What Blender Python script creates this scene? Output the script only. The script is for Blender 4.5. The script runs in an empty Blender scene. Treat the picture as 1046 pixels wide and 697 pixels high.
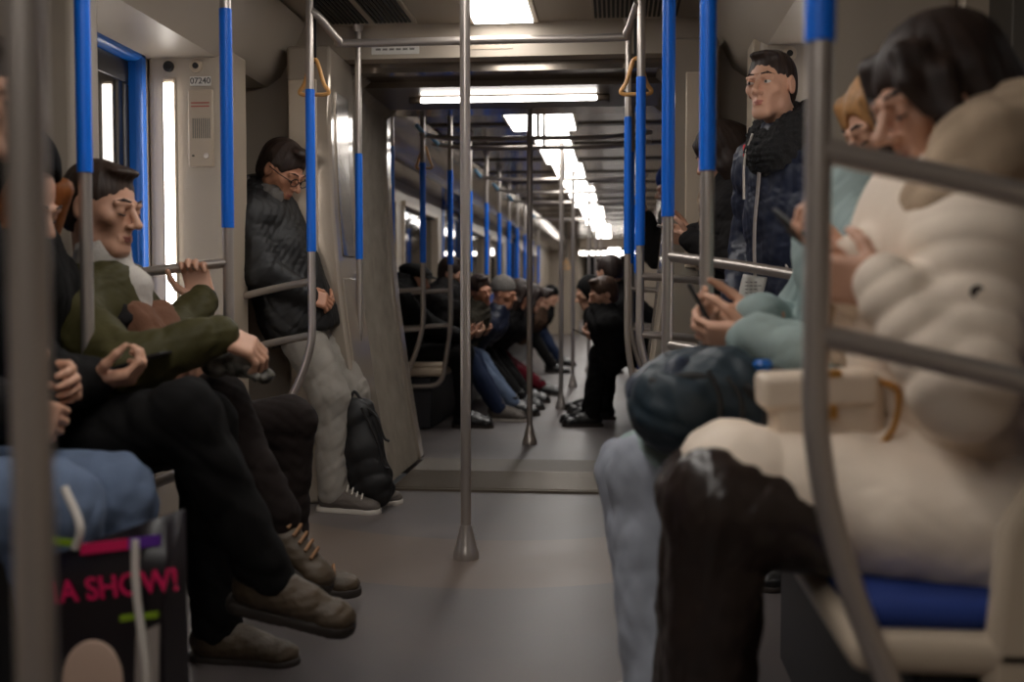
import bpy, math, random
import numpy as np
from mathutils import Vector, Matrix
random.seed(7); rng = np.random.default_rng(7)
C = bpy.context.scene.collection
SC = bpy.context.scene
# ---------------------------------------------------------------- camera, world, exposure
FPX = 1100.0; CX, CY = 523.0, 348.5; VPX, VPY = 628.0, 300.0
CAM = np.array([0.51, 0.0, 0.95])
TH = math.atan((CY - VPY) / FPX); PS = math.atan((VPX - CX) / FPX * math.cos(TH))
cd = bpy.data.cameras.new('camera'); co = bpy.data.objects.new('camera', cd); C.objects.link(co)
co.location = CAM; co.rotation_euler = (math.pi / 2 - TH, 0, PS)
cd.sensor_width = 36; cd.lens = FPX * 36 / 1046; cd.clip_start = .02
cd.dof.use_dof = True; cd.dof.focus_distance = 4.0; cd.dof.aperture_fstop = 2.0
SC.camera = co
w = bpy.data.worlds.new('world'); SC.world = w; w.use_nodes = True
w.node_tree.nodes['Background'].inputs[0].default_value = (.9, .85, .8, 1)
w.node_tree.nodes['Background'].inputs[1].default_value = .02
SC.view_settings.view_transform = 'Standard'; SC.view_settings.look = 'None'
SC.view_settings.exposure = 0.38; SC.view_settings.gamma = 1; SC.view_settings.use_curve_mapping = False
LAMP = 7.0            # emission strength of the ceiling panels
STRIP = 9.0           # emission strength of the slim door and gangway lamps

_c = np.array([-math.sin(PS) * math.cos(TH), math.cos(PS) * math.cos(TH), -math.sin(TH)])
_r = np.array([math.cos(PS), math.sin(PS), 0]); _u = np.cross(_r, _c)
def at(px, py, Y):
    d = _c + _r * (px - CX) / FPX + _u * (CY - py) / FPX
    return CAM + d * (Y / d[1])
def V(*a): return np.array(a, float)
def nrm(v):
    v = np.asarray(v, float); return v / max(1e-9, np.linalg.norm(v))
def bend(y):          # the second carriage swings slightly to the right
    return .02 * max(0., y - 6.)

# ---------------------------------------------------------------- materials
def lin(c):
    return tuple(((x / 255) / 12.92 if x / 255 < .04045 else ((x / 255 + .055) / 1.055) ** 2.4) for x in c) + (1,)
_M = {}
def mat(name, col, rough=.6, metal=0., bump=0., bscale=200., var=0., vscale=6., spec=.5, sheen=0., col2=None, aniso=None):
    if name in _M: return _M[name]
    m = bpy.data.materials.new(name); m.use_nodes = True; nt = m.node_tree; b = nt.nodes['Principled BSDF']
    b.inputs['Base Color'].default_value = lin(col); b.inputs['Roughness'].default_value = rough
    b.inputs['Metallic'].default_value = metal; b.inputs['Specular IOR Level'].default_value = spec
    if sheen: b.inputs['Sheen Weight'].default_value = sheen
    tc = nt.nodes.new('ShaderNodeTexCoord')
    if var or col2:
        n = nt.nodes.new('ShaderNodeTexNoise'); n.inputs['Scale'].default_value = vscale; n.inputs['Detail'].default_value = 5
        nt.links.new(tc.outputs['Object'], n.inputs['Vector'])
        r = nt.nodes.new('ShaderNodeValToRGB'); r.color_ramp.elements[0].position = .32; r.color_ramp.elements[1].position = .68
        c0 = lin(col); c1 = lin(col2) if col2 else tuple(x * (1 + var) for x in c0[:3]) + (1,)
        if not col2: c0 = tuple(x * (1 - var) for x in c0[:3]) + (1,)
        r.color_ramp.elements[0].color = c0; r.color_ramp.elements[1].color = c1
        nt.links.new(n.outputs['Fac'], r.inputs['Fac']); nt.links.new(r.outputs['Color'], b.inputs['Base Color'])
    if bump:
        n2 = nt.nodes.new('ShaderNodeTexNoise'); n2.inputs['Scale'].default_value = bscale; n2.inputs['Detail'].default_value = 3
        nt.links.new(tc.outputs['Object'], n2.inputs['Vector'])
        if aniso:
            mp = nt.nodes.new('ShaderNodeMapping'); mp.inputs['Scale'].default_value = aniso
            nt.links.new(tc.outputs['Object'], mp.inputs['Vector']); nt.links.new(mp.outputs['Vector'], n2.inputs['Vector'])
        bp = nt.nodes.new('ShaderNodeBump'); bp.inputs['Strength'].default_value = bump; bp.inputs['Distance'].default_value = .004
        nt.links.new(n2.outputs['Fac'], bp.inputs['Height']); nt.links.new(bp.outputs['Normal'], b.inputs['Normal'])
    _M[name] = m; return m
def emit(name, col, s):
    if name in _M: return _M[name]
    m = bpy.data.materials.new(name); m.use_nodes = True; b = m.node_tree.nodes['Principled BSDF']
    b.inputs['Base Color'].default_value = (.8, .8, .8, 1); b.inputs['Emission Color'].default_value = lin(col)
    b.inputs['Emission Strength'].default_value = s; _M[name] = m; return m

STEEL = mat('brushed steel', (186, 177, 170), .33, .74, .05, 60, aniso=(1, 1, .05))
BLUE = mat('blue sleeve plastic', (0, 108, 226), .38, 0, .02, 80)
BEIGE = mat('beige wall laminate', (176, 164, 149), .42, 0, .03, 30, .04, 2)
CREAM = mat('cream moulded plastic', (186, 170, 150), .35, 0, .03, 60, .03, 5)
CEIL = mat('ceiling paint', (168, 156, 140), .45, 0, .02, 40, .04, 3)
GLOSS = mat('polished grey panel', (150, 140, 130), .16, .85, .25, 4, .12, 3)
DKPANEL = mat('dark bronze panel', (92, 80, 68), .35, .4, .05, 20)
BLACK = mat('black rubber', (20, 19, 19), .6)
BELLOW = mat('grey bellows rubber', (140, 130, 118), .55, 0, .06, 40, .15, 9)
GLASS = mat('dark tunnel glass', (10, 11, 12), .04, 0, spec=.9)
DOORBLUE = mat('blue door frame paint', (6, 88, 176), .35)
DOORLEAF = mat('dark door leaf', (52, 50, 50), .35, .3)
SEATBLUE = mat('blue seat cloth', (18, 48, 120), .8, 0, .1, 300)
SKIRT = mat('dark bench base', (36, 36, 42), .5)
PLATE = mat('ribbed aluminium plate', (120, 110, 98), .4, .8, .1, 40)
WHITEP = mat('white sticker paper', (215, 212, 205), .6)
PRINT = mat('grey printing ink', (120, 116, 110), .6)
LAMPM = emit('ceiling lamp diffuser', (255, 250, 244), LAMP)
STRIPM = emit('slim lamp diffuser', (255, 246, 236), STRIP)

def floor_mat():
    m = bpy.data.materials.new('speckled vinyl floor'); m.use_nodes = True; nt = m.node_tree; b = nt.nodes['Principled BSDF']
    tc = nt.nodes.new('ShaderNodeTexCoord')
    n = nt.nodes.new('ShaderNodeTexNoise'); n.inputs['Scale'].default_value = 2.2; n.inputs['Detail'].default_value = 6
    n2 = nt.nodes.new('ShaderNodeTexNoise'); n2.inputs['Scale'].default_value = 160; n2.inputs['Detail'].default_value = 2
    nt.links.new(tc.outputs['Object'], n.inputs['Vector']); nt.links.new(tc.outputs['Object'], n2.inputs['Vector'])
    r = nt.nodes.new('ShaderNodeValToRGB'); r.color_ramp.elements[0].position = .35; r.color_ramp.elements[1].position = .7
    r.color_ramp.elements[0].color = lin((90, 84, 85)); r.color_ramp.elements[1].color = lin((112, 103, 100))
    nt.links.new(n.outputs['Fac'], r.inputs['Fac'])
    mx = nt.nodes.new('ShaderNodeMixRGB'); mx.blend_type = 'MULTIPLY'; mx.inputs[0].default_value = .35
    nt.links.new(r.outputs['Color'], mx.inputs[1]); nt.links.new(n2.outputs['Color'], mx.inputs[2])
    # tan vinyl inlay across the door bay (a different floor colour, not a shade)
    sp = nt.nodes.new('ShaderNodeSeparateXYZ'); nt.links.new(tc.outputs['Object'], sp.inputs[0])
    def step(inp, v, gt):
        q = nt.nodes.new('ShaderNodeMath'); q.operation = 'GREATER_THAN' if gt else 'LESS_THAN'; q.inputs[1].default_value = v
        nt.links.new(inp, q.inputs[0]); return q.outputs[0]
    wob = nt.nodes.new('ShaderNodeMath'); wob.operation = 'MULTIPLY_ADD'; wob.inputs[1].default_value = -.45
    ab = nt.nodes.new('ShaderNodeMath'); ab.operation = 'MULTIPLY'
    nt.links.new(sp.outputs['X'], ab.inputs[0]); nt.links.new(sp.outputs['X'], ab.inputs[1])
    nt.links.new(ab.outputs[0], wob.inputs[0]); nt.links.new(sp.outputs['Y'], wob.inputs[2])
    a1 = step(wob.outputs[0], 3.4, True); a2 = step(wob.outputs[0], 4.08, False)
    mu = nt.nodes.new('ShaderNodeMath'); mu.operation = 'MULTIPLY'; nt.links.new(a1, mu.inputs[0]); nt.links.new(a2, mu.inputs[1])
    m2 = nt.nodes.new('ShaderNodeMixRGB'); m2.inputs[2].default_value = lin((116, 98, 82))
    f2 = nt.nodes.new('ShaderNodeMath'); f2.operation = 'MULTIPLY'; f2.inputs[1].default_value = .5; nt.links.new(mu.outputs[0], f2.inputs[0])
    nt.links.new(f2.outputs[0], m2.inputs[0]); nt.links.new(mx.outputs['Color'], m2.inputs[1]); nt.links.new(m2.outputs['Color'], b.inputs['Base Color'])
    r3 = nt.nodes.new('ShaderNodeMapRange'); r3.inputs[3].default_value = .3; r3.inputs[4].default_value = .55
    nt.links.new(n.outputs['Fac'], r3.inputs[0]); nt.links.new(r3.outputs[0], b.inputs['Roughness'])
    return m
FLOORM = floor_mat()

# ---------------------------------------------------------------- mesh helpers
def link(name, me, parent=None):
    o = bpy.data.objects.new(name, me); C.objects.link(o)
    if parent is not None: o.parent = parent
    return o
def tag(o, label, cat, group=None):
    o['label'] = label; o['category'] = cat
    if group: o['group'] = group
    return o
def thing(name, label, cat, loc, group=None):
    o = bpy.data.objects.new(name, None); C.objects.link(o); o.location = tuple(loc); o.empty_display_size = .1
    return tag(o, label, cat, group)
class MB:
    def __init__(s): s.v = []; s.f = []
    def add(s, vs, fs):
        n = len(s.v); s.v += [tuple(map(float, p)) for p in vs]; s.f += [tuple(i + n for i in f) for f in fs]; return s
    def box(s, lo, hi, R=None, c=None):
        lo = np.array(lo, float); hi = np.array(hi, float)
        p = np.array([[(lo, hi)[(i >> a) & 1][a] for a in range(3)] for i in range(8)])
        if R is not None:
            c = np.array(c, float); p = (p @ np.array(R).T) + c
        return s.add(p, [(0, 2, 3, 1), (4, 5, 7, 6), (0, 1, 5, 4), (2, 6, 7, 3), (0, 4, 6, 2), (1, 3, 7, 5)])
    def tube(s, pts, r, n=14, cap=True):
        P = [np.array(p, float) for p in pts]; r = r if hasattr(r, '__len__') else [r] * len(P)
        T = [nrm(P[min(i + 1, len(P) - 1)] - P[max(i - 1, 0)]) for i in range(len(P))]
        a = V(0, 0, 1) if abs(T[0][2]) < .9 else V(1, 0, 0)
        u = nrm(np.cross(T[0], a)); vs = []; fs = []
        for i, p in enumerate(P):
            u = nrm(u - T[i] * np.dot(u, T[i])); w_ = np.cross(T[i], u)
            for k in range(n):
                t = 2 * math.pi * k / n; vs.append(p + (u * math.cos(t) + w_ * math.sin(t)) * r[i])
        for i in range(len(P) - 1):
            for k in range(n):
                k2 = (k + 1) % n; fs.append((i * n + k, i * n + k2, (i + 1) * n + k2, (i + 1) * n + k))
        if cap:
            fs.append(tuple(range(n - 1, -1, -1))); fs.append(tuple((len(P) - 1) * n + k for k in range(n)))
        return s.add(vs, fs)
    def lathe(s, prof, c, n=28):
        vs = []; fs = []
        for (r, z) in prof:
            for k in range(n):
                t = 2 * math.pi * k / n; vs.append((c[0] + r * math.cos(t), c[1] + r * math.sin(t), c[2] + z))
        for i in range(len(prof) - 1):
            for k in range(n):
                k2 = (k + 1) % n; fs.append((i * n + k, i * n + k2, (i + 1) * n + k2, (i + 1) * n + k))
        fs.append(tuple(range(n - 1, -1, -1))); fs.append(tuple((len(prof) - 1) * n + k for k in range(n)))
        return s.add(vs, fs)
    def prof(s, pts, thick, y0, y1, n=1, fy=None):
        """open (x,z) polyline given a thickness to its left and extruded along the carriage"""
        P = [np.array(p, float) for p in pts]; N = []
        for i in range(len(P)):
            t = nrm(P[min(i + 1, len(P) - 1)] - P[max(i - 1, 0)]); N.append(np.array([-t[1], t[0]]))
        ring = P + [P[i] + N[i] * thick for i in range(len(P) - 1, -1, -1)]; m = len(ring); vs = []; fs = []
        ys = [y0 + (y1 - y0) * k / n for k in range(n + 1)]
        for y in ys:
            for (x, z) in ring: vs.append((x + bend(y), y, z))
        for k in range(n):
            for i in range(m):
                j = (i + 1) % m; fs.append((k * m + i, k * m + j, (k + 1) * m + j, (k + 1) * m + i))
        q = len(P)
        for i in range(q - 1):
            a = (i, i + 1, m - 2 - i, m - 1 - i); fs.append(a[::-1]); fs.append(tuple(n * m + x for x in a))
        return s.add(vs, fs)
    def build(s, name, m, parent=None, bev=0., smooth=None, seg=2):
        me = bpy.data.meshes.new(name); org = np.array(parent_origin(parent))
        me.from_pydata([tuple(np.array(p) - org) for p in s.v], [], s.f); me.materials.append(m)
        o = link(name, me, parent)
        if bev:
            b = o.modifiers.new('bevel', 'BEVEL'); b.width = bev; b.segments = seg; b.limit_method = 'ANGLE'; b.angle_limit = .6
        if smooth is None: smooth = 30
        if smooth:
            me.polygons.foreach_set('use_smooth', [True] * len(me.polygons))
            try: me.set_sharp_from_angle(angle=math.radians(smooth))
            except Exception: pass
        return o
def parent_origin(p):
    o = V(0, 0, 0)
    while p is not None: o = o + np.array(p.location); p = p.parent
    return o
def struct(name, mb, m, bev=0., parent=None):
    o = mb.build(name, m, parent, bev)
    if parent is None: o['kind'] = 'structure'
    return o
def curve(pts, n=8):                       # Catmull-Rom through the points
    P = [np.array(p, float) for p in pts]; P = [2 * P[0] - P[1]] + P + [2 * P[-1] - P[-2]]; out = []
    for i in range(1, len(P) - 2):
        for k in range(n):
            t = k / n; a, b, c, d = P[i - 1], P[i], P[i + 1], P[i + 2]
            out.append(.5 * (2 * b + (c - a) * t + (2 * a - 5 * b + 4 * c - d) * t * t + (3 * b - a - 3 * c + d) * t ** 3))
    out.append(P[-2]); return out
def text(name, body, size, m, parent, pos, R, ext=.0006):
    cu = bpy.data.curves.new(name, 'FONT'); cu.offset = size * .015; cu.body = body; cu.size = size; cu.extrude = ext; cu.align_x = 'CENTER'; cu.align_y = 'CENTER'
    t = bpy.data.objects.new(name, cu); C.objects.link(t); dg = bpy.context.evaluated_depsgraph_get()
    me = bpy.data.meshes.new_from_object(t.evaluated_get(dg)); bpy.data.objects.remove(t); bpy.data.curves.remove(cu)
    me.materials.clear(); me.materials.append(m)
    me.transform(Matrix(np.array(R).tolist()).to_4x4()); o = link(name, me, parent)
    o.location = tuple(np.array(pos) - parent_origin(parent)); return o
def Rcols(x, y, z): return np.stack([nrm(x), nrm(y), nrm(z)], 1)

# ---------------------------------------------------------------- implicit surfaces
class SDF:
    def __init__(s, cell): s.c = cell; s.ops = []; s.lo = []; s.hi = []; s.disp = []
    def _bb(s, lo, hi): s.lo.append(lo); s.hi.append(hi)
    def bone(s, a, b, ra, rb=None, k=.02, n=None, flat=1., q=None, op='u'):
        a = np.array(a, float); b = np.array(b, float); rb = ra if rb is None else rb
        ab = b - a; L2 = float(ab @ ab); nn = None
        if n is not None:
            nn = np.array(n, float)
            if L2 > 1e-9: nn = nn - ab * (nn @ ab) / L2
            nn = nrm(nn)
        R = max(ra, rb) * max(1, flat) + (q[0] if q else 0)
        lo = np.minimum(a, b) - R; hi = np.maximum(a, b) + R
        def f(p):
            d = p - a; t = np.clip((d @ ab) / L2, 0, 1) if L2 > 1e-9 else np.zeros(d.shape[:-1], np.float32)
            e = d - t[..., None] * ab; r = ra + (rb - ra) * t
            if q: r = r + q[0] * np.abs(np.sin(np.pi * t * math.sqrt(L2) / q[1] + (q[2] if len(q) > 2 else 0))) - q[0] * .6
            if nn is not None:
                dn = e @ nn; e = e + nn * (dn * (1 / flat - 1))[..., None]
                return (np.sqrt((e * e).sum(-1)) - r) * min(1., flat)
            return np.sqrt((e * e).sum(-1)) - r
        s.ops.append((op, f, k, lo, hi)); 
        if op == 'u': s._bb(lo, hi)
        return s
    def ell(s, c, r, R=None, k=.02, op='u'):
        c = np.array(c, float); r = np.array(r, float); R = np.eye(3) if R is None else np.array(R)
        ext = np.sqrt(((R * r) ** 2).sum(1)); lo = c - ext; hi = c + ext
        def f(p):
            q = (p - c) @ R; k0 = np.sqrt(((q / r) ** 2).sum(-1)); k1 = np.sqrt(((q / (r * r)) ** 2).sum(-1)) + 1e-9
            return k0 * (k0 - 1) / k1
        s.ops.append((op, f, k, lo, hi))
        if op == 'u': s._bb(lo, hi)
        return s
    def box(s, c, h, R=None, rnd=.01, k=.01, op='u'):
        c = np.array(c, float); h = np.array(h, float); R = np.eye(3) if R is None else np.array(R)
        ext = np.abs(R) @ h; lo = c - ext; hi = c + ext
        def f(p):
            q = np.abs((p - c) @ R) - (h - rnd)
            return np.sqrt((np.maximum(q, 0) ** 2).sum(-1)) + np.minimum(q.max(-1), 0) - rnd
        s.ops.append((op, f, k, lo, hi))
        if op == 'u': s._bb(lo, hi)
        return s
    def plane(s, c, n, k=.01):             # keep the side the normal points away from
        c = np.array(c, float); n = nrm(n); s.ops.append(('i', lambda p: (p - c) @ n, k, None, None)); return s
    def wrinkle(s, amp, freq, seed=0):
        r = np.random.default_rng(seed); s.disp.append((amp, [(r.normal(size=3) * freq, r.normal(size=3) * freq * .7, r.uniform(0, 6.3)) for _ in range(4)])); return s
    def strands(s, c, R, amp, n=26, seed=0):
        r = np.random.default_rng(seed); ph = r.uniform(0, 6.3, 5); c = np.array(c)
        def f(P):
            q = (P - c) @ R; az = np.arctan2(q[:, 0], q[:, 1] + 1e-6); ra = np.hypot(q[:, 0], q[:, 1]); w_ = np.clip(ra / .05, 0, 1); z = q[:, 2] * 9
            return amp * w_ * (np.sin(n * az + ph[0] + .8 * np.sin(z * 1.3 + ph[1])) * .5 + np.sin(n * 1.7 * az + ph[2] + z * .7) * .35 + np.sin(n * .45 * az + ph[3] + .5 * z) * .6)
        s.disp.append((f, None)); return s
    def mesh(s):
        c = s.c; lo = np.min(s.lo, 0) - 4 * c; hi = np.max(s.hi, 0) + 4 * c
        n = np.ceil((hi - lo) / c).astype(int) + 1
        F = np.full(n, 1., np.float32); ax = [(lo[i] + c * np.arange(n[i])).astype(np.float32) for i in range(3)]
        for op, f, k, a, b in s.ops:
            if a is None: sl = [slice(0, n[i]) for i in range(3)]
            else:
                m = k + 3 * c; sl = [slice(max(0, int((a[i] - m - lo[i]) / c)), min(n[i], int((b[i] + m - lo[i]) / c) + 2)) for i in range(3)]
            if any(x.stop <= x.start for x in sl): continue
            sl = tuple(sl); A = F[sl]
            P = np.stack(np.meshgrid(ax[0][sl[0]], ax[1][sl[1]], ax[2][sl[2]], indexing='ij'), -1)
            d = f(P).astype(np.float32); k = max(k, 1e-5)
            if op == 'u':
                h = np.clip(.5 + .5 * (A - d) / k, 0, 1); F[sl] = A + (d - A) * h - k * h * (1 - h)
            else:
                if op == 's': d = -d
                h = np.clip(.5 - .5 * (A - d) / k, 0, 1); F[sl] = A + (d - A) * h + k * h * (1 - h)
        if s.disp:
            idx = np.nonzero(np.abs(F) < .03); P = lo + c * np.stack(idx, -1); D = np.zeros(len(P))
            for amp, W in s.disp:
                if W is None: D += amp(P); continue
                e = np.zeros(len(P))
                for k1, k2, ph in W: e += 1 - 2 * np.abs(np.sin(P @ k1 + 1.8 * np.sin(P @ k2 + ph)))
                D += amp * e / 2
            F[idx] += D.astype(np.float32)
        return surfnet(F, lo, c)
    def build(s, name, m, parent=None):
        v, q = s.mesh(); me = bpy.data.meshes.new(name)
        v = (v - parent_origin(parent)).astype(np.float32)
        me.vertices.add(len(v)); me.vertices.foreach_set('co', v.ravel())
        me.loops.add(len(q) * 4); me.loops.foreach_set('vertex_index', q.ravel().astype(np.int32))
        me.polygons.add(len(q)); me.polygons.foreach_set('loop_start', np.arange(0, len(q) * 4, 4, dtype=np.int32))
        me.polygons.foreach_set('use_smooth', np.ones(len(q), bool)); me.update(calc_edges=True); me.validate()
        me.materials.append(m); return link(name, me, parent)
def surfnet(F, lo, c):
    I = F < 0; n = F.shape
    cnt = np.zeros((n[0] - 1, n[1] - 1, n[2] - 1), np.int8)
    cor = [(i, j, k) for i in (0, 1) for j in (0, 1) for k in (0, 1)]
    for i, j, k in cor: cnt += I[i:n[0] - 1 + i, j:n[1] - 1 + j, k:n[2] - 1 + k]
    ac = np.nonzero((cnt > 0) & (cnt < 8)); N = len(ac[0]); idm = np.full(cnt.shape, -1, np.int32); idm[ac] = np.arange(N)
    val = {o: F[ac[0] + o[0], ac[1] + o[1], ac[2] + o[2]] for o in cor}
    S = np.zeros((N, 3)); K = np.zeros(N)
    for o in cor:
        for a in range(3):
            if o[a]: continue
            o2 = tuple(1 if x == a else o[x] for x in range(3)); A, B = val[o], val[o2]; m = (A < 0) != (B < 0)
            t = np.where(m, A / np.where(m, A - B, 1), 0); p = np.tile(np.array(o, float), (N, 1)); p[:, a] += t
            S += p * m[:, None]; K += m
    v = lo + c * (np.stack(ac, -1) + S / np.maximum(K, 1)[:, None]); Q = []
    for a in range(3):
        b, d = (a + 1) % 3, (a + 2) % 3
        s0 = [slice(None)] * 3; s1 = [slice(None)] * 3; s0[a] = slice(0, n[a] - 1); s1[a] = slice(1, n[a])
        E0 = I[tuple(s0)]; E1 = I[tuple(s1)]; e = np.stack(np.nonzero(E0 != E1), -1)
        e = e[(e[:, b] > 0) & (e[:, d] > 0) & (e[:, b] < n[b] - 1) & (e[:, d] < n[d] - 1)]
        sg = E0[tuple(e.T)]; L = []
        for db, dd in ((-1, -1), (0, -1), (0, 0), (-1, 0)):
            g = e.copy(); g[:, b] += db; g[:, d] += dd; L.append(idm[tuple(g.T)])
        q = np.stack(L, -1); q[~sg] = q[~sg][:, ::-1]; Q.append(q)
    Q = np.concatenate(Q); Q = Q[(Q >= 0).all(1)]; return v, Q

# ================================================================= THE SETTING
HW = 1.38; CH = 2.2; Y0 = -2.6; YB = 5.0; Y2 = 6.05; Y3 = 25.0; Y4 = 44.0
def wall(name, s, y0, y1, holes, m=BEIGE, th=.1, n=1):
    b = MB(); ys = sorted({y0, y1, *[h[0] for h in holes], *[h[1] for h in holes]})
    for a, c in zip(ys, ys[1:]):
        hs = [h for h in holes if h[0] <= a + 1e-6 and h[1] >= c - 1e-6]
        zz = [(0., CH + .06)] if not hs else [(0., hs[0][2]), (hs[0][3], CH + .06)]
        for z0, z1 in zz:
            if z1 - z0 < .01: continue
            x0, x1 = s * HW, s * (HW + th); ba, bc = bend(a), bend(c)
            b.add([(x0 + ba, a, z0), (x1 + ba, a, z0), (x1 + ba, a, z1), (x0 + ba, a, z1), (x0 + bc, c, z0), (x1 + bc, c, z0), (x1 + bc, c, z1), (x0 + bc, c, z1)],
                  [(0, 1, 2, 3), (7, 6, 5, 4), (0, 4, 5, 1), (3, 2, 6, 7), (0, 3, 7, 4), (1, 5, 6, 2)])
    return struct(name, b, m)
DL = (3.22, 4.22, 0., 1.95)
WIN1 = (1.0, 2.79, .95, 1.75)
WIN2 = [(7.3, 8.9, .98, 1.72), (9.2, 10.8, .98, 1.72), (12.9, 14.4, .98, 1.72), (14.7, 16.2, .98, 1.72), (18.4, 20., .98, 1.72), (20.3, 21.9, .98, 1.72)]
DOOR2 = [(11.1, 12.5, 0., 1.95), (16.6, 18.0, 0., 1.95)]
struct('floor', MB().box((-HW - .1, Y0, -.08), (HW + .1, 5.12, 0)), FLOORM)
b = MB(); b.prof([(HW + .1, -.001), (-HW - .1, -.001)], .08, Y2, Y3); struct('floor.001', b, FLOORM)
wall('wall_left', -1, Y0, YB, [DL, WIN1, (-1.6, .6, .95, 1.75)]); wall('wall_right', 1, Y0, YB, [DL, WIN1, (-1.6, .6, .95, 1.75)])
wall('wall_left.001', -1, Y2, Y3, WIN2 + DOOR2); wall('wall_right.001', 1, Y2, Y3, WIN2 + DOOR2)
struct('wall_front', MB().box((-HW - .1, Y0 - .1, -.08), (HW + .1, Y0, CH + .06)), BEIGE)
struct('ceiling', MB().box((-HW, Y0, CH), (HW, YB, CH + .06)), CEIL)
b = MB(); b.prof([(-HW, CH), (HW, CH)], .06, Y2 + .2, Y3); struct('ceiling.001', b, GLOSS)
# cornices: the sloped casing above windows and doors
k = 1
for s in (-1, 1):
    for a, c, m in ((Y0, YB, BEIGE), (Y2 + .2, Y3, GLOSS)):
        b = MB(); pts = [(HW, 1.93), (1.09, 1.93), (1.05, 1.96), (.93, CH)]
        if s < 0: b.prof([(-x, z) for x, z in pts], -.03, a, c)
        else: b.prof(pts, .03, a, c)
        struct('trim_%d' % k, b, m); k += 1
# windows with dark glass and frames
n = 1
def window(s, h):
    global n
    y0, y1, z0, z1 = h; x = s * HW
    b = MB()
    def bx(a0, a1, c0, c1, xa, xb):
        lo = V(min(s * xa, s * xb) , a0, c0); hi = V(max(s * xa, s * xb), a1, c1); bb = bend((a0 + a1) / 2); b.box(lo + V(bb, 0, 0), hi + V(bb, 0, 0))
    for q in ((y0 - .03, y1 + .03, z0 - .03, z0 + .02), (y0 - .03, y1 + .03, z1 - .02, z1 + .03), (y0 - .03, y0 + .02, z0, z1), (y1 - .02, y1 + .03, z0, z1)):
        bx(*q, HW - .02, HW + .06)
    o = b.build('window_%d' % n, CREAM, None, .006); o['kind'] = 'structure'; n += 1
    b = MB(); bx(y0, y1, z0, z1, HW + .04, HW + .055); b.build('pane', GLASS, o)
for s in (-1, 1):
    window(s, (-1.6, .6, .95, 1.75)); window(s, WIN1)
    for h in WIN2: window(s, h)
# sliding doors
n = 1
def door(s, h):
    global n
    y0, y1, z0, z1 = h
    def bx(mb, a0, a1, c0, c1, xa, xb):
        bb = bend((a0 + a1) / 2); mb.box((min(s * xa, s * xb) + bb, a0, c0), (max(s * xa, s * xb) + bb, a1, c1))
    fr = MB(); bx(fr, y0, y0 + .075, 0, z1, HW - .015, HW + .1); bx(fr, y1 - .075, y1, 0, z1, HW - .015, HW + .1); bx(fr, y0, y1, z1 - .08, z1, HW - .015, HW + .1)
    o = fr.build('door_%d' % n, DOORBLUE, None, .02); o['kind'] = 'structure'; n += 1
    ym = (y0 + y1) / 2
    for a, c in ((y0 + .075, ym - .006), (ym + .006, y1 - .075)):
        lf = MB(); bx(lf, a, c, 0.01, .9, HW + .03, HW + .07); bx(lf, a, c, 1.78, z1 - .08, HW + .03, HW + .07)
        bx(lf, a, a + .05, .9, 1.78, HW + .03, HW + .07); bx(lf, c - .05, c, .9, 1.78, HW + .03, HW + .07)
        l = lf.build('door_leaf', DOORLEAF, o, .006); g = MB(); bx(g, a + .05, c - .05, .9, 1.78, HW + .034, HW + .06); g.build('pane', GLASS, l)
for s in (-1, 1):
    door(s, DL)
    for h in DOOR2: door(s, h)
# door pillars (near and far side of each door bay) with slim lamps
for s, side in ((-1, 'left'), (1, 'right')):
    for y0, y1, far in (((2.87, 3.13, 0) if s > 0 else (3.04, 3.2, 0)), (4.24, 4.46, 1)):
        b = MB(); xi = 1.045 if (s > 0 and not far) else 1.06; b.box((min(s * xi, s * HW), y0, 0), (max(s * xi, s * HW), y1, 1.935))
        o = b.build('trim_%d' % k, BEIGE, None, .03, seg=4); o['kind'] = 'structure'; k += 1
        if far:      # ledge strip along the inner edge, a recessed groove and a round camera eye
            b = MB(); b.box((min(s * 1.035, s * 1.075), y0 + .02, 0), (max(s * 1.035, s * 1.075), y1 - .02, 1.93)); b.build('edge_strip', CREAM, o, .008)
            for dx in (1.285, 1.17):
                b = MB(); b.tube([(s * dx, y0 - .012, 1.865), (s * dx, y0 + .02, 1.865)], .022 if dx > 1.2 else .027, 20); e = b.build('camera_ring', CREAM if dx < 1.2 else DOORLEAF, o, .003)
                b = MB(); b.tube([(s * dx, y0 - .016, 1.865), (s * dx, y0 - .01, 1.865)], .012, 16); b.build('lens', BLACK, e)
        t = thing('light_strip', '%s upright white light strip on the %s door pillar' % ('far' if far else 'near', side), 'light', (s * 1.285, y0 if far else y1, .55))
        yy = (y0 - .012, y0 + .01) if far else (y1 - .01, y1 + .012)
        b = MB(); b.box((s * 1.285 - .028, yy[0] + (.004 if far else 0), .52), (s * 1.285 + .028, yy[1] - (0 if far else .004), 1.82)); b.build('housing', CREAM, t, .006)
        b = MB(); b.box((s * 1.285 - .021, yy[0] - .004, .55), (s * 1.285 + .021, yy[1] + .004, 1.80)); b.build('diffuser', STRIPM, t, .006)
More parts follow.
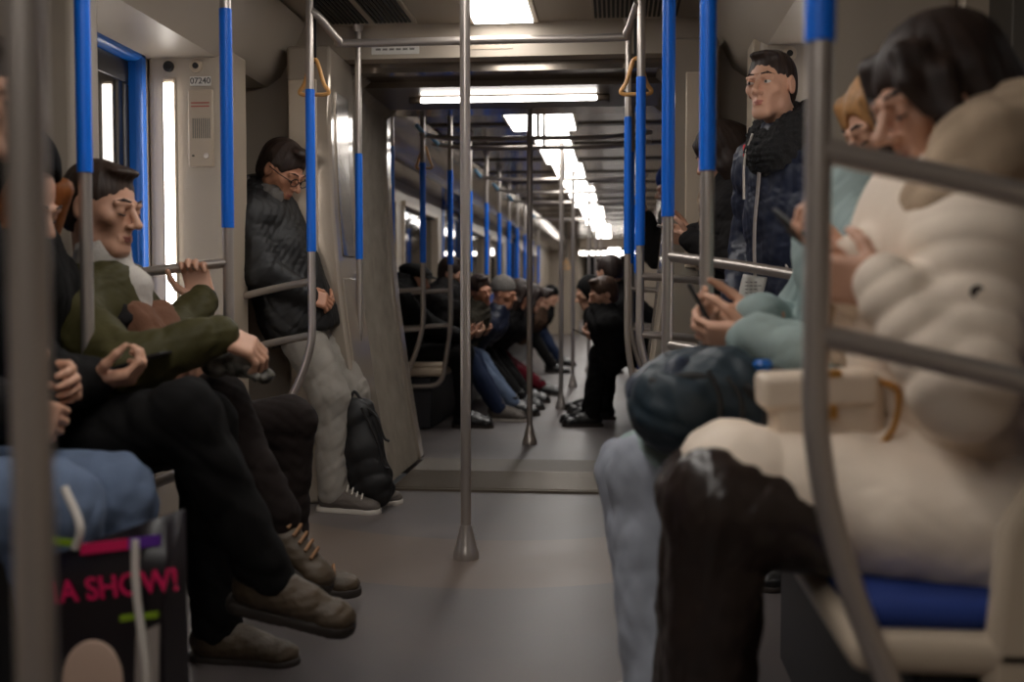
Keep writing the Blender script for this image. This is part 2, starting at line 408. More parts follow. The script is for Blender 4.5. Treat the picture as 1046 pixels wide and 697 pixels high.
# intercom on the left far pillar
t = thing('intercom', 'pale emergency intercom panel on the left pillar beside the light strip', 'intercom', (-1.155, 4.235, 1.45))
b = MB(); b.box((-1.205, 4.228, 1.46), (-1.1, 4.245, 1.77)); p = b.build('panel', CREAM, t, .006)
b = MB()
for i in range(9): b.box((-1.185 + i * .0085, 4.2265, 1.575), (-1.181 + i * .0085, 4.2285, 1.655))
b.build('speaker_grille', PRINT, t)
for xx, nm in ((-1.183, 'microphone'), (-1.128, 'call_button')):
    b = MB(); b.lathe([(.004 if xx < -1.15 else .012, 0), (.004 if xx < -1.15 else .011, .006)], (0, 0, 0), 16); b.v = [(xx + x, 4.229 - z, 1.505 + y) for x, y, z in b.v]; b.build(nm, BLACK if xx < -1.15 else STEEL, t)
RX = Rcols((1, 0, 0), (0, 0, 1), (0, -1, 0))
b = MB()
for i in range(2): b.box((-1.19, 4.2265, 1.70 + i * .014), (-1.115, 4.2285, 1.705 + i * .014))
b.build('instruction_lines', mat('red print', (170, 90, 80), .6), t)
t = thing('number_plate', 'white sticker with the carriage number above the intercom', 'sticker', (-1.15, 4.238, 1.78))
b = MB(); b.box((-1.195, 4.231, 1.786), (-1.11, 4.2385, 1.822)); b.build('sticker', WHITEP, t)
text('digits', '07240', .034, mat('grey digits', (95, 92, 90), .6), t, (-1.152, 4.2305, 1.804), RX)
# bulkhead with the gangway opening
b = MB()
for s in (-1, 1): b.box((min(s * .9, s * (HW + .1)), YB - .12, 0), (max(s * .9, s * (HW + .1)), YB + .12, CH + .06))
b.box((-.95, YB, 2.045), (.95, YB + .12, CH + .06)); struct('wall_back', b, BEIGE)
JP = [(.56, 0), (.6, .22), (.645, .5), (.70, .9), (.735, 1.3), (.75, 1.65), (.75, 2.05)]
def jamb(name, y0, y1, out, m, s, ext=0., bv=.015):
    P = [(x + ext, z) for x, z in JP] + [(out, 2.05), (out, 0)]; N = len(P); vs = []; fs = []
    for y in (y0, y1):
        for x, z in P: vs.append((s * x + bend(y), y, z))
    for i in range(N): fs.append((i, (i + 1) % N, N + (i + 1) % N, N + i))
    fs += [tuple(range(N))[::-1], tuple(range(N, 2 * N))]
    return struct(name, MB().add(vs, fs), m, bv)
PORTAL = mat('glossy portal cladding', (166, 154, 140), .12, .3, .3, 5, .05, 2)
for s in (-1, 1):
    o = jamb('trim_%d' % k, 4.72, 5.14, .95, PORTAL, s); k += 1
    # polished frame with mirror panel on the slanted aisle face, seam lines, kick plate
    def strip(nm, m, y0, y1, z0, z1, off, nn=10):
        b = MB(); zs = np.linspace(z0, z1, nn); vs = []; fs = []
        xs = np.interp(zs, [q[1] for q in JP], [q[0] for q in JP])
        for xx, zz in zip(xs, zs):
            for y in (y0, y1):
                vs.append((s * (xx - off), y, zz)); vs.append((s * (xx + .01), y, zz))
        for i in range(nn - 1):
            a = 4 * i
            for q in ((0, 2, 6, 4), (1, 5, 7, 3), (0, 4, 5, 1), (2, 3, 7, 6)): fs.append(tuple(a + x for x in q))
        fs += [(0, 1, 3, 2), (4 * nn - 4, 4 * nn - 2, 4 * nn - 1, 4 * nn - 3)]
        b.add(vs, fs); return b.build(nm, m, o, .003)
    strip('mirror_panel', GLOSS, 4.80, 5.02, 1.12, 1.86, .006); strip('lower_panel', PORTAL, 4.76, 5.1, .3, 1.02, .006)
    strip('kick_plate', DOORLEAF, 4.74, 4.9, .0, .2, .008, 3)
    b = MB(); b.box((min(s * .81, s * .94), 4.712, 1.06), (max(s * .81, s * .94), 4.722, 1.9)); b.build('hatch', CREAM, o, .006)
# bellows
b = MB(); prof = [(x + .05, z) for x, z in JP[:-1]] + [(.79, 1.93), (.7, 2.01), (.4, 2.05)]; prof = [(-x, z) for x, z in prof] + [(0, 2.06)] + prof[::-1]
ys = np.linspace(5.12, 6.07, 41); vs = []; fs = []; m = len(prof)
for i, y in enumerate(ys):
    o_ = .034 * (i % 2) + .0
    for x, z in prof: vs.append((x + math.copysign(o_, x) * (1 if abs(x) > .01 else 0) + bend(y), y, z + (o_ if z > 1.9 else 0)))
for i in range(len(ys) - 1):
    for j in range(m - 1): fs.append((i * m + j, i * m + j + 1, (i + 1) * m + j + 1, (i + 1) * m + j))
b.add(vs, fs); o = struct('trim_%d' % k, b, BELLOW); k += 1
o.data.polygons.foreach_set('use_smooth', [False] * len(o.data.polygons))
sm = o.modifiers.new('solid', 'SOLIDIFY'); sm.thickness = .008
# gangway ceiling boards, lamp and floor plates
b = MB(); b.box((-.76, 5.1, 2.0), (.76, 5.32, 2.05)); struct('trim_%d' % k, b, GLOSS); k += 1
b = MB(); b.box((-.74, 5.32, 1.97), (.74, 5.95, 2.03)); struct('trim_%d' % k, b, DKPANEL); k += 1
b = MB(); b.box((-.79, 5.95, 1.99), (.79, 6.3, 2.05)); struct('trim_%d' % k, b, GLOSS); k += 1
t = thing('gangway_lamp', 'long slim lit lamp across the ceiling of the near gangway', 'light', (-.04, 5.6, 1.97))
b = MB(); b.box((-.56, 5.56, 1.935), (.48, 5.66, 1.97)); b.build('housing', DKPANEL, t, .008)
b = MB(); b.box((-.495, 5.545, 1.937), (.415, 5.63, 1.962)); b.build('diffuser', emit('gangway lamp diffuser', (255, 250, 244), 9.0), t, .005)
b = MB(); b.box((-.56, 5.08, -.06), (.56, 5.62, .012))
for i in range(20): b.box((-.555, 5.1 + i * .026, .012), (.555, 5.112 + i * .026, .017))
struct('floor.002', b, PLATE)
b = MB(); b.box((-.57, 5.62, -.06), (.57, 6.08, .006)); struct('floor.003', b, mat('brown gangway mat', (104, 94, 82), .6, 0, .1, 60))
# second carriage: near portal, end wall and what lies past it
b = MB()
for s in (-1, 1): b.box((min(s * .88, s * (HW + .1)) + .003, 6.12, 0), (max(s * .88, s * (HW + .1)) + .003, 6.26, CH + .06))
b.box((-.95, 6.12, 2.045), (.95, 6.26, CH + .06)); struct('wall_front.001', b, BEIGE)
for s in (-1, 1): jamb('trim_%d' % k, 6.04, 6.16, .98, PORTAL, s, .03); k += 1
b = MB(); e = bend(Y3)
for s in (-1, 1): b.box((min(s * .7, s * (HW + .1)) + e, Y3, 0), (max(s * .7, s * (HW + .1)) + e, Y3 + .12, CH + .06))
b.box((-.75 + e, Y3, 2.0), (.75 + e, Y3 + .12, CH + .06)); struct('wall_back.001', b, BEIGE)
b = MB(); b.prof([(HW, 0), (-HW, 0)], .08, Y3, Y4); struct('floor.004', b, FLOORM)
b = MB(); b.prof([(-HW, CH), (HW, CH)], .06, Y3 + .12, Y4); struct('ceiling.002', b, GLOSS)
wall('wall_left.002', -1, Y3 + .12, Y4, []); wall('wall_right.002', 1, Y3 + .12, Y4, [])
b = MB(); e = bend(Y4); b.box((-HW + e, Y4, 0), (HW + e, Y4 + .1, CH)); struct('wall_back.002', b, DOORLEAF)
e = bend(Y3 - .2)
t = thing('gangway_lamp', 'far slim lit lamp across the end wall of the next carriage', 'light', (e, Y3 - .05, 1.9))
b = MB(); b.box((e - .72, Y3 - .08, 1.83), (e + .72, Y3, 1.93)); b.build('housing', DKPANEL, t, .008)
b = MB(); b.box((e - .68, Y3 - .1, 1.845), (e + .68, Y3 - .06, 1.915)); b.build('diffuser', STRIPM, t, .005)
# ceiling lamps
def ceiling_lamp(label, y0, y1, hw, group=None):
    t = thing('ceiling_lamp', label, 'light', (bend((y0 + y1) / 2), (y0 + y1) / 2, CH), group); e = bend((y0 + y1) / 2) - (.06 if y0 > 6 else 0)
    b = MB(); b.box((e - hw - .025, y0 - .025, CH - .012), (e + hw + .025, y1 + .025, CH + .005)); b.build('frame', CREAM, t, .005)
    b = MB(); b.box((e - hw, y0, CH - .018), (e + hw, y1, CH - .008)); b.build('diffuser', LAMPM, t, .004)
ceiling_lamp('lit ceiling panel just before the gangway header', 3.35, 4.95, .135)
ceiling_lamp('lit ceiling panel overhead, next one back from the gangway header', .9, 2.9, .135)
ceiling_lamp('lit ceiling panel behind the viewer', -1.6, .5, .135)
ceiling_lamp('wide bright ceiling panel just past the gangway, first in the next carriage', 7.35, 8.2, .235)
ceiling_lamp('narrow bright ceiling panel, second in the next carriage', 8.22, 10.3, .14)
ceiling_lamp('bright ceiling panel, third in the next carriage', 10.34, 12.5, .14)
ceiling_lamp('bright ceiling panel, fourth in the next carriage', 12.6, 15.4, .16)
ceiling_lamp('bright ceiling panel far down the next carriage', 15.5, 19.5, .16)
ceiling_lamp('bright ceiling panel at the far end of the next carriage', 19.6, 24., .16)
ceiling_lamp('bright ceiling panel in the last carriage beyond', 27., 40., .16)
# transverse ceiling seams of the polished ceiling
for i, y in enumerate(np.arange(6.9, 24, 1.05)):
    b = MB(); b.prof([(-.9, CH - .012), (.9, CH - .012)], .012, y, y + .09); struct('trim_%d' % k, b, DKPANEL); k += 1
# ceiling vents either side of the lamp
for s, nm in ((-1, 'left'), (1, 'right')):
    t = thing('ceiling_vent', 'dark slatted ceiling vent on the %s of the lit panel' % nm, 'vent', (s * .6, 4.3, CH))
    b = MB(); b.box((s * .6 - .2, 3.5, CH - .01), (s * .6 + .2, 4.95, CH + .003)); b.build('frame', CEIL, t, .004)
    for q in (-.1, .1):
        b = MB()
        for i in range(9): b.box((s * .6 + q - .085 + i * .0195, 3.6, CH - .016), (s * .6 + q - .074 + i * .0195, 4.9, CH - .009))
        b.build('slat_panel', BLACK, t)
# stickers on the header
for x0, x1, z0, z1, nm, rows in ((-.625, -.4, 2.065, 2.135, 'white notice sticker with small print on the left of the header', 2), (-.195, .035, 2.08, 2.14, 'pale notice sticker near the middle of the header', 1)):
    t = thing('notice_sticker', nm, 'sticker', ((x0 + x1) / 2, YB - .001, z0))
    b = MB(); b.box((x0, YB - .004, z0), (x1, YB, z1)); b.build('sheet', WHITEP if rows == 2 else CREAM, t)
    b = MB()
    for r in range(rows):
        for i in range(6): b.box((x0 + .02 + i * .032, YB - .0045, z0 + .018 + r * .026), (x0 + .043 + i * .032, YB - .0038, z0 + .027 + r * .026))
    b.build('print_rows', PRINT, t)

# ================================================================= POLES AND RAILS
def center_pole(label, x, y, bottom_r=.047):
    t = thing('center_pole', label, 'pole', (x, y, 0))
    b = MB(); b.tube([(x, y, .02), (x, y, CH - .02)], .0185, 20); b.build('pole', STEEL, t)
    b = MB(); b.lathe([(bottom_r, 0), (bottom_r, .018), (bottom_r * .9, .03), (.026, .095), (.021, .12)], (x, y, 0)); b.build('base_flange', STEEL, t)
    b = MB(); b.lathe([(.021, 0), (.03, .05), (.04, .06)], (x, y, CH - .06)); b.build('top_flange', STEEL, t)
    return t
center_pole('nearest steel floor-to-ceiling pole, blurred at the left edge', at(30, 300, .95)[0], .95)
center_pole('sharp steel centre pole standing in the aisle just before the gangway', at(476, 575, 3.8)[0], 3.8)
center_pole('first steel centre pole past the gangway', at(541, 455, 6.75)[0], 6.75)
center_pole('second steel centre pole past the gangway', at(573, 418, 8.86)[0], 8.86)
for i, y in enumerate((10.9, 13., 15.1, 17.2)):
    center_pole('slender far steel centre pole, %s of the four farthest' % ('nearest', 'second nearest', 'third nearest', 'last')[i], at(585 + 5 * i, 390, y)[0] if i == 0 else .06 + bend(y), y)
def side_post(label, px, y, s, z0=1.15, z1=1.8, end=.42, out=.12, r=.0165, rails=(), rail_to=None, x=None, loop=False, foot=None):
    """side pole with a blue sleeve; its foot sweeps out under the bench, rails slope to the wall side"""
    x = at(px, 250, y)[0] if x is None else x
    t = thing('grab_post', label, 'pole', (x, y, end))
    zs = [CH - .02, z1, 1.2, .95, .8]; pts = [(x, y, z) for z in zs]
    for q in np.linspace(.15, 1, 6):
        pts.append((x + s * out * q ** 1.7, y, .8 - (.8 - end) * q))
    if foot is not None: pts += [(x + (foot[0] - x) * .55, y + (foot[1] - y) * .55, end - .05), tuple(foot)]
    if loop: pts += [(x + s * (out + .06), y, end - .05), (x + s * (out + .22), y, end - .06)]
    b = MB(); b.tube(curve(pts, 5), r, 16); b.build('pole', STEEL, t)
    b = MB(); b.tube([(x, y, z0), (x, y, z1)], r + .0028, 18); b.build('sleeve', BLUE, t, .001)
    b = MB(); b.lathe([(.02, 0), (.028, .03), (.036, .04)], (x, y, CH - .04), 18); b.build('top_flange', STEEL, t)
    for (za, zb) in rails:
        X, Y = rail_to; b = MB(); zb2 = zb
        pts = [(x, y, za), (x + (X - x) * .5, y + (Y - y) * .5, za + (zb - za) * .45), (X, Y, zb)]
        b.tube(curve(pts, 6), r * .95, 14); rl = b.build('rail', STEEL, t)
        b = MB(); d = nrm(V(X - x, Y - y, 0)); b.tube([V(X, Y, zb) - d * .02, V(X, Y, zb)], .026, 16); b.build('wall_flange', STEEL, rl)
    return t
side_post('large blurred blue-sleeved post with two rails in front of the woman in the white coat', 835, 1.5, 1, 1.288, 2.0, .36, .13, .018, [(1.145, .985), (.895, .74)], (HW, 1.5))
side_post('blue-sleeved post beside the teal-coated woman and her backpack', 722, 2.55, 1, 1.235, 2.0, .43, .06)
side_post('blue-sleeved post of the rail in front of the man in the navy jacket', 682, 3.2, 1, 1.175, 2.0, .42, .1, .0165, [(1.06, .99), (.80, .74)], (1.06, 3.0), foot=(1.07, 3.0, .3))
side_post('blue-sleeved post under the yellow hanging handle on the right', 654, 4.3, 1, 1.14, 1.8, .35, .2, .0165, [(1.02, .98), (.79, .75)], (1.06, 4.4), foot=(1.07, 4.38, .27))
side_post('thin blue-sleeved post against the right side of the gangway portal', 641, 4.95, 1, 1.13, 1.75, .42, .06, .0145, foot=(.72, 4.95, .38))
side_post('blue-sleeved post in front of the seated man in the olive jacket', 88, 2.45, -1, 1.235, 2.0, .54, .04, .0155)
side_post('blue-sleeved post whose rail the man in the olive jacket holds', 233, 3.2, -1, 1.15, 1.81, .42, .1, .0165, [(1.045, .99), (.80, .74)], (-1.06, 3.1), foot=(-1.07, 3.1, .3))
side_post('blue-sleeved post under the yellow hanging handle, beside the man with glasses', 318, 4.3, -1, 1.12, 1.775, .36, .2, .0165, [(1.0, .935), (.78, .71)], (-1.06, 4.4), foot=(-1.07, 4.38, .26))
side_post('thin blue-sleeved post against the left bellows of the gangway', 367, 4.95, -1, 1.11, 1.6, .5, .05, .0145, foot=(-.78, 4.95, .44))
def wl(y, s=-1): return (s * HW + bend(y), y)
side_post('blue-sleeved post just inside the next carriage on the left', 400, 6.45, -1, 1.16, 1.84, .48, .12)
side_post('railed blue-sleeved post in front of the man in the flat cap', 432, 6.95, -1, 1.15, 1.8, .3, .18, .0165, [(.98, .92), (.72, .67)], wl(6.95))
side_post('railed blue-sleeved post at the near bench end, its foot looped under the seat', 460, 7.4, -1, 1.15, 1.8, .36, .06, .0165, [(.97, .93), (.73, .68)], wl(7.4), loop=True)
nms = ['beside the smiling passenger', 'beside the passenger in the grey beanie', 'beyond the passenger in the grey beanie', 'fourth along the far left row', 'fifth along the far left row', 'sixth along the far left row', 'seventh along the far left row', 'last of the far left row']
for (px, y), nm in zip(((480, 8.4), (497, 9.5), (510, 10.7), (520, 11.9), (528.5, 13.1), (536, 14.6), (543, 16.2), (550, 18.)), nms):
    side_post('far left blue-sleeved post ' + nm, px, y, -1, 1.12, 1.75, .42, .06)
nms = ['nearest of the row on the right past the gangway', 'second of the row on the right past the gangway', 'third of the row on the right past the gangway', 'fourth of the row on the right past the gangway', 'last of the row on the right past the gangway']
for i, y in enumerate((6.55, 7.3, 9.5, 11.9, 14.6)):
    side_post('blue-sleeved post, ' + nms[i], 0, y, 1, 1.13, 1.8, .42, .1, x=.595 + bend(y) * 1.0 if i < 2 else .63 + bend(y), rails=[(.98, .93), (.74, .69)] if i < 2 else (), rail_to=wl(y, 1))
# crossbars under the ceiling
t = thing('ceiling_grab_rail', 'bent steel grab rail across the ceiling in front of the gangway header', 'rail', (0, 4.36, 2.0))
xa, xb = at(318, 10, 4.3)[0], at(654, 10, 4.3)[0]
b = MB(); b.tube(curve([(xa, 4.3, 2.09), (xa + .03, 4.32, 2.065), (xa + .085, 4.4, 1.995), (xa + .13, 4.42, 1.985), (0, 4.42, 1.985), (xb - .1, 4.42, 1.985), (xb - .05, 4.4, 2.0), (xb - .01, 4.3, 2.09)], 7), .0165, 14); b.build('bar', STEEL, t)
BRK = mat('pale blue bracket', (120, 170, 205), .4)
for i, y in enumerate((7.0, 7.45, 9.5, 10.7, 11.9, 14.6)):
    e = bend(y); t = thing('ceiling_grab_rail', 'far steel grab rail across the next carriage ceiling, ' + ('nearest', 'second nearest', 'third nearest', 'fourth nearest', 'fifth nearest', 'farthest')[i], 'rail', (e, y, 1.98))
    b = MB(); b.tube(curve([(e - .78, y, 1.99), (e - .6, y - .06, 1.955), (e - .3, y - .1, 1.94), (e, y - .11, 1.94), (e + .3, y - .1, 1.94), (e + .55, y - .06, 1.955), (e + .72, y, 1.985)], 5), .0155, 12); b.build('bar', STEEL, t)
    for x in (-.74, .68):
        b = MB(); b.tube([(e + x, y - .02, 1.98), (e + x - .04, y - .12, 2.03)], .014, 10); b.build('bracket', BRK, t)
    b = MB(); b.tube([(e, y - .11, 1.94), (e, y - .11, CH)], .011, 10); b.build('hanger', STEEL, t)
# triangular hanging handles
YEL = mat('yellow handle plastic', (216, 160, 92), .4); STRAP = mat('black strap', (24, 22, 22), .7)
def handle(label, p, top, w_=.052, m=YEL):
    p = np.array(p); t = thing('hanging_handle', label, 'handle', p)
    tri = [(-.012, .06), (.012, .06), (.04, -.03), (w_, -.062), (w_ - .012, -.075), (0, -.076), (-w_ + .012, -.075), (-w_, -.062), (-.04, -.03), (-.012, .06)]
    b = MB(); b.tube(curve([p + V(x, .012, z) for x, z in tri], 5), .0085, 12); b.build('grip', m, t)
    b = MB(); b.box(p + V(-.01, .008, .05), (p[0] + .01, p[1] + .016, top)); b.build('strap', STRAP, t)
    b = MB(); b.box((p[0] - .016, p[1] - .008, top - .02), (p[0] + .016, p[1] + .032, top + .02)); b.build('clamp', STEEL, t, .004)
handle('yellow triangular hanging handle by the left post', at(320, 77, 4.33), CH, .06)
handle('yellow triangular hanging handle by the right post', at(650, 76, 4.33), CH, .06)
handle('yellow hanging handle deeper in, under the left cornice past the gangway', at(433, 160, 7.0), CH)
handle('small yellow hanging handle far down the aisle', at(578, 270, 18.0), CH, .06)

# ================================================================= BENCHES
def bench(label, s, y0, y1, zs=.45, front=.84, seats=3, end_cream=False, dz=0.):
    e = bend((y0 + y1) / 2); t = thing('bench', label, 'bench', (s * 1.1 + e, (y0 + y1) / 2, 0)); XB = lambda x, y: s * x + bend(y)
    def bx(mb, xa, xb, ya, yb, za, zb):
        if s < 0: xa, xb = xb, xa
        return mb.add([(XB(x, y), y, z) for z in (za, zb) for y in (ya, yb) for x in (xa, xb)], [(0, 2, 3, 1), (4, 5, 7, 6), (0, 1, 5, 4), (2, 6, 7, 3), (0, 4, 6, 2), (1, 3, 7, 5)])
    bx(MB(), front + .1, HW - .01, y0 + .05, y1 - .05, 0, .36 + dz).build('base', SKIRT, t, .01)
    bx(MB(), front, HW - .005, y0, y1, .37 + dz, .43 + dz).build('seat_shell', CREAM, t, .025, seg=4)
    w_ = (y1 - y0 - .04) / seats
    for i in range(seats):
        a = y0 + .02 + i * w_
        bx(MB(), front + .015, HW - .13, a + .008, a + w_ - .008, .425 + dz, zs + .02 + dz).build('seat_cushion', CREAM if end_cream and i == 0 else SEATBLUE, t, .022, seg=3)
        b = MB(); P = [(HW - .16, .5), (HW - .1, .95), (HW - .055, .95), (HW - .06, .5)]
        vs = [(XB(px, yy), yy, pz) for yy in (a + .012, a + w_ - .012) for px, pz in P]
        b.add(vs, [(0, 1, 2, 3), (7, 6, 5, 4), (0, 4, 5, 1), (1, 5, 6, 2), (2, 6, 7, 3), (3, 7, 4, 0)]); b.build('back_cushion', SEATBLUE, t, .02, seg=3)
    for yy in (y0, y1 - .04):
        b = MB(); P = [(HW - .36, .38), (HW - .34, .62), (HW - .27, .76), (HW - .12, .99), (HW - .01, .99), (HW - .01, .2), (HW - .3, .2)]
        vs = [(XB(px, q), q, pz) for q in (yy, yy + .04) for px, pz in P]; m = len(P)
        fs = [tuple(range(m)), tuple(range(2 * m - 1, m - 1, -1))] + [(i, i + m, (i + 1) % m + m, (i + 1) % m) for i in range(m)]
        b.add(vs, fs); ep = b.build('end_panel', CREAM, t, .018, seg=3)
    return t
bench('blue and cream bench on the right under the women in the pale coats', 1, 1.52, 2.86, dz=.045)
bench('blue and cream bench on the left under the row of dark-dressed passengers', -1, 1.2, 3.02, seats=4)
bench('cream bench on the left just past the gangway under the row of passengers', -1, 7.4, 10.95, seats=8, front=.70, end_cream=True)
bench('bench on the right past the gangway under the hunched man', 1, 7.3, 10.95, seats=8, front=.62)
bench('farther bench on the left, past the doors', -1, 12.6, 16.4, seats=8)
bench('farther bench on the right, past the doors', 1, 12.6, 16.4, seats=8)

# ================================================================= PEOPLE
SKIN = mat('fair skin', (206, 158, 132), .5, 0, .04, 220, .05, 20)
SKIN2 = mat('warm skin', (186, 132, 104), .5, 0, .04, 220, .05, 20)
LIP = mat('lip skin', (178, 112, 98), .45); EYEW = mat('eye white', (210, 205, 200), .25); IRIS = mat('dark iris', (38, 28, 22), .2)
def cloth(name, col, rough=.85, bump=.25, bs=420, var=.08, sheen=.0): return mat(name, col, rough, 0, bump, bs, var, 9, .16, sheen)
HAIRD = mat('dark brown hair', (42, 27, 20), .58, 0, .35, 140, .3, 40, aniso=(1, 1, .12))
HAIRB = mat('brown hair', (70, 46, 30), .58, 0, .35, 140, .3, 40, aniso=(1, 1, .12))
HAIRG = mat('ginger hair', (150, 88, 40), .58, 0, .35, 140, .3, 40, aniso=(1, 1, .12))
HAIRF = mat('blonde hair', (176, 128, 78), .58, 0, .35, 140, .25, 40, aniso=(1, 1, .12))
BLK = cloth('black fabric', (17, 16, 16)); BLK2 = cloth('charcoal fabric', (30, 28, 28)); BLKN = mat('black nylon', (18, 17, 18), .58, 0, .12, 60)
DKBRN = cloth('dark brown denim', (34, 27, 25)); JEAN = cloth('mid blue jeans', (98, 112, 136), .9, .3, 500, .15); PALEJ = cloth('pale jeans', (156, 160, 170), .9, .3, 500, .1)
DJEAN = cloth('dark blue jeans', (38, 48, 72)); GREYP = cloth('light grey sweatpants', (148, 142, 134), .95, .3, 400, .06)
OLIVE = cloth('olive nylon', (66, 62, 36), .6, .15, 120, .1); OLIVED = cloth('dark olive wool', (46, 42, 34)); NAVY = mat('navy quilted nylon', (19, 27, 48), .5, 0, .12, 60, .06, 9)
WHITEC = cloth('off-white quilted nylon', (232, 216, 198), .62, .12, 90, .03); FLEECE = cloth('beige fleece', (186, 164, 140), .95, .7, 260, .06); TEALC = cloth('grey teal nylon', (148, 164, 162), .65, .12, 90, .05)
MAROON = cloth('maroon fabric', (92, 20, 32)); GREYK = cloth('grey knit', (112, 108, 104), .95, .5, 260); LEATHER = mat('dark leather', (42, 32, 28), .32, 0, .25, 70, .12, 10)
BOOTM = mat('khaki boot nubuck', (76, 62, 46), .55, 0, .3, 120, .14, 12); SOLE = mat('dark rubber sole', (46, 38, 32), .7); SOLEW = mat('white rubber sole', (196, 188, 178), .6)
BLKSHOE = mat('black shoe leather', (18, 17, 17), .35, 0, .1, 80)
def head_sdf(S, c, R, s=1., ears=True):
    P = lambda x, y, z: c + R @ (np.array([x, y, z]) * s)
    B = lambda a, b, ra, rb=None, k=.01, op='u', **kw: S.bone(P(*a), P(*b), ra * s, (rb or ra) * s, k * s, op=op, **kw)
    E = lambda a, r, k=.02, op='u': S.ell(P(*a), np.array(r) * s, R, k * s, op)
    E((0, -.014, .03), (.074, .094, .086)); E((0, .02, -.035), (.055, .07, .08), .03)
    B((-.012, .066, -.097), (.012, .066, -.097), .019, k=.022)
    for q in (-1, 1):
        B((q * .043, -.008, -.052), (q * .012, .062, -.096), .016, .014, .025); E((q * .04, .058, -.016), (.021, .019, .018), .022); E((q * .052, .05, -.062), (.014, .022, .02), .02, 's')
        E((q * .031, .102, .003), (.018, .02, .0125), .012, 's'); E((q * .031, .0775, .002), (.0155, .0135, .0125), .006)
        B((q * .013, .0895, .021), (q * .046, .078, .021), .0095, .008, .01)
        E((q * .0135, .1, -.034), (.0075, .011, .007), .006)
        if ears: E((q * .077, -.006, -.004), (.009, .02, .032), .008); E((q * .087, .0, -.002), (.008, .011, .02), .006, 's')
    B((0, .087, .014), (0, .117, -.029), .0072, .0112, .008); B((0, .098, -.036), (0, .092, -.05), .005, .005, .008)
    B((-.02, .0815, -.063), (0, .0905, -.0605), .0055, .0075, .006); B((.02, .0815, -.063), (0, .0905, -.0605), .0055, .0075, .006)
    B((-.017, .082, -.0715), (.017, .082, -.0715), .0075, k=.007); E((0, .083, -.0715), (.014, .0085, .007), .006)
    B((-.022, .0915, -.0665), (.022, .0915, -.0665), .0022, k=.004, op='s')
def hand_sdf(S, W, fd, pn, right, curl=.6, s=1., spread=.0, thumb=.35):
    fd = nrm(fd); pn = nrm(np.array(pn) - fd * np.dot(fd, pn)); sd = np.cross(fd, pn) * (1 if right else -1)   # sd points to the thumb side
    S.box(W + fd * .048 * s, np.array([.039, .0135, .047]) * s, Rcols(sd, pn, fd), .012 * s, .012 * s)
    S.bone(W - fd * .03 * s, W + fd * .02 * s, .026 * s, .026 * s, .02, n=pn, flat=.75)
    for i, (off, ln) in enumerate(((.03, .072), (.0105, .08), (-.0095, .074), (-.029, .058))):
        p = W + fd * (.09 - abs(off - .005) * .22) * s + sd * off * s; a = 0.; sl = (.47, .3, .23)
        for j in range(3):
            a += curl * (.75, 1.05, .7)[j] * (1 + .08 * i); d = fd * math.cos(a) + pn * math.sin(a) + sd * spread * (1.5 - i) * .3
            e = p + nrm(d) * ln * sl[j] * 1.12 * s; S.bone(p, e, (.0092, .0086, .0078)[j] * s, (.0086, .0078, .0066)[j] * s, .004); p = e
    p = W + fd * .022 * s + sd * .03 * s + pn * .006 * s
    for j, (l, r) in enumerate(((.042, .0125), (.034, .0105), (.027, .0088))):
        d = nrm(fd * (.75 + .2 * j) + sd * (.75 - .35 * j) + pn * (thumb + .3 * j * curl)); e = p + d * l * s; S.bone(p, e, r * s, r * .88 * s, .006); p = e
def ik(a, b, l1, l2, pole):
    a = np.array(a, float); b = np.array(b, float); d = b - a; L = np.linalg.norm(d); L2 = min(L, (l1 + l2) * .998); u = d / L
    if L > (l1 + l2) * .998: f = L / (l1 + l2) * 1.002; l1 *= f; l2 *= f; L2 = L
    x = (l1 * l1 - l2 * l2 + L2 * L2) / (2 * L2); h = math.sqrt(max(0, l1 * l1 - x * x)); p = np.array(pole, float); p = nrm(p - u * (p @ u))
    return a + u * x + p * h
Z = V(0, 0, 1)
def shoe(t, A, toe, mt, sole, s=1., boot=0., laces=None, name='shoe', up=None, shin=None):
    toe = nrm(toe); up = nrm(Z if up is None else up); up = nrm(up - toe * (up @ toe)); sd = np.cross(toe, up); R = Rcols(sd, toe, up); P = lambda x, y, z: np.array(A) + R @ (V(x, y, z) * s)
    S = SDF(.0042); S.ell(P(0, -.025, -.04), V(.036, .045, .05) * s, R, .03); S.bone(P(0, .02, -.045), P(0, .15, -.062), .044 * s, .038 * s, .03, n=up, flat=.82)
    S.ell(P(0, .165, -.064), V(.043, .042, .026) * s, R, .02); S.bone(P(0, .0, -.015), P(0, .1, -.042), .04 * s, .03 * s, .03)
    sh = up if shin is None else nrm(shin); S.bone(P(0, -.005, -.03), np.array(A) + sh * (.02 + boot), .043 * s, .046 * s, .02)
    if boot or laces: S.wrinkle(.0012, 45, 3)
    S.plane(P(0, 0, -.083), -up, .004); S.plane(np.array(A) + sh * (.02 + boot), sh, .004); o = S.build(name, mt, t)
    S = SDF(.005); S.bone(P(0, -.035, -.087), P(0, .03, -.087), .043 * s, .04 * s, .02); S.bone(P(0, .03, -.087), P(.0, .165, -.083), .04 * s, .047 * s, .02)
    S.plane(P(0, 0, -.096), -up, .002); S.plane(P(0, 0, -.07), up, .003); S.build('sole', sole, o)
    if laces:
        b = MB()
        for i in range(5):
            y = .045 + i * .022; h = .016 - i * .0085; b.tube([P(-.03, y - .008, h - .012), P(0, y, h + .01), P(.03, y + .006, h - .012)], .0045, 8)
        b.build('laces', laces, o)
    return o
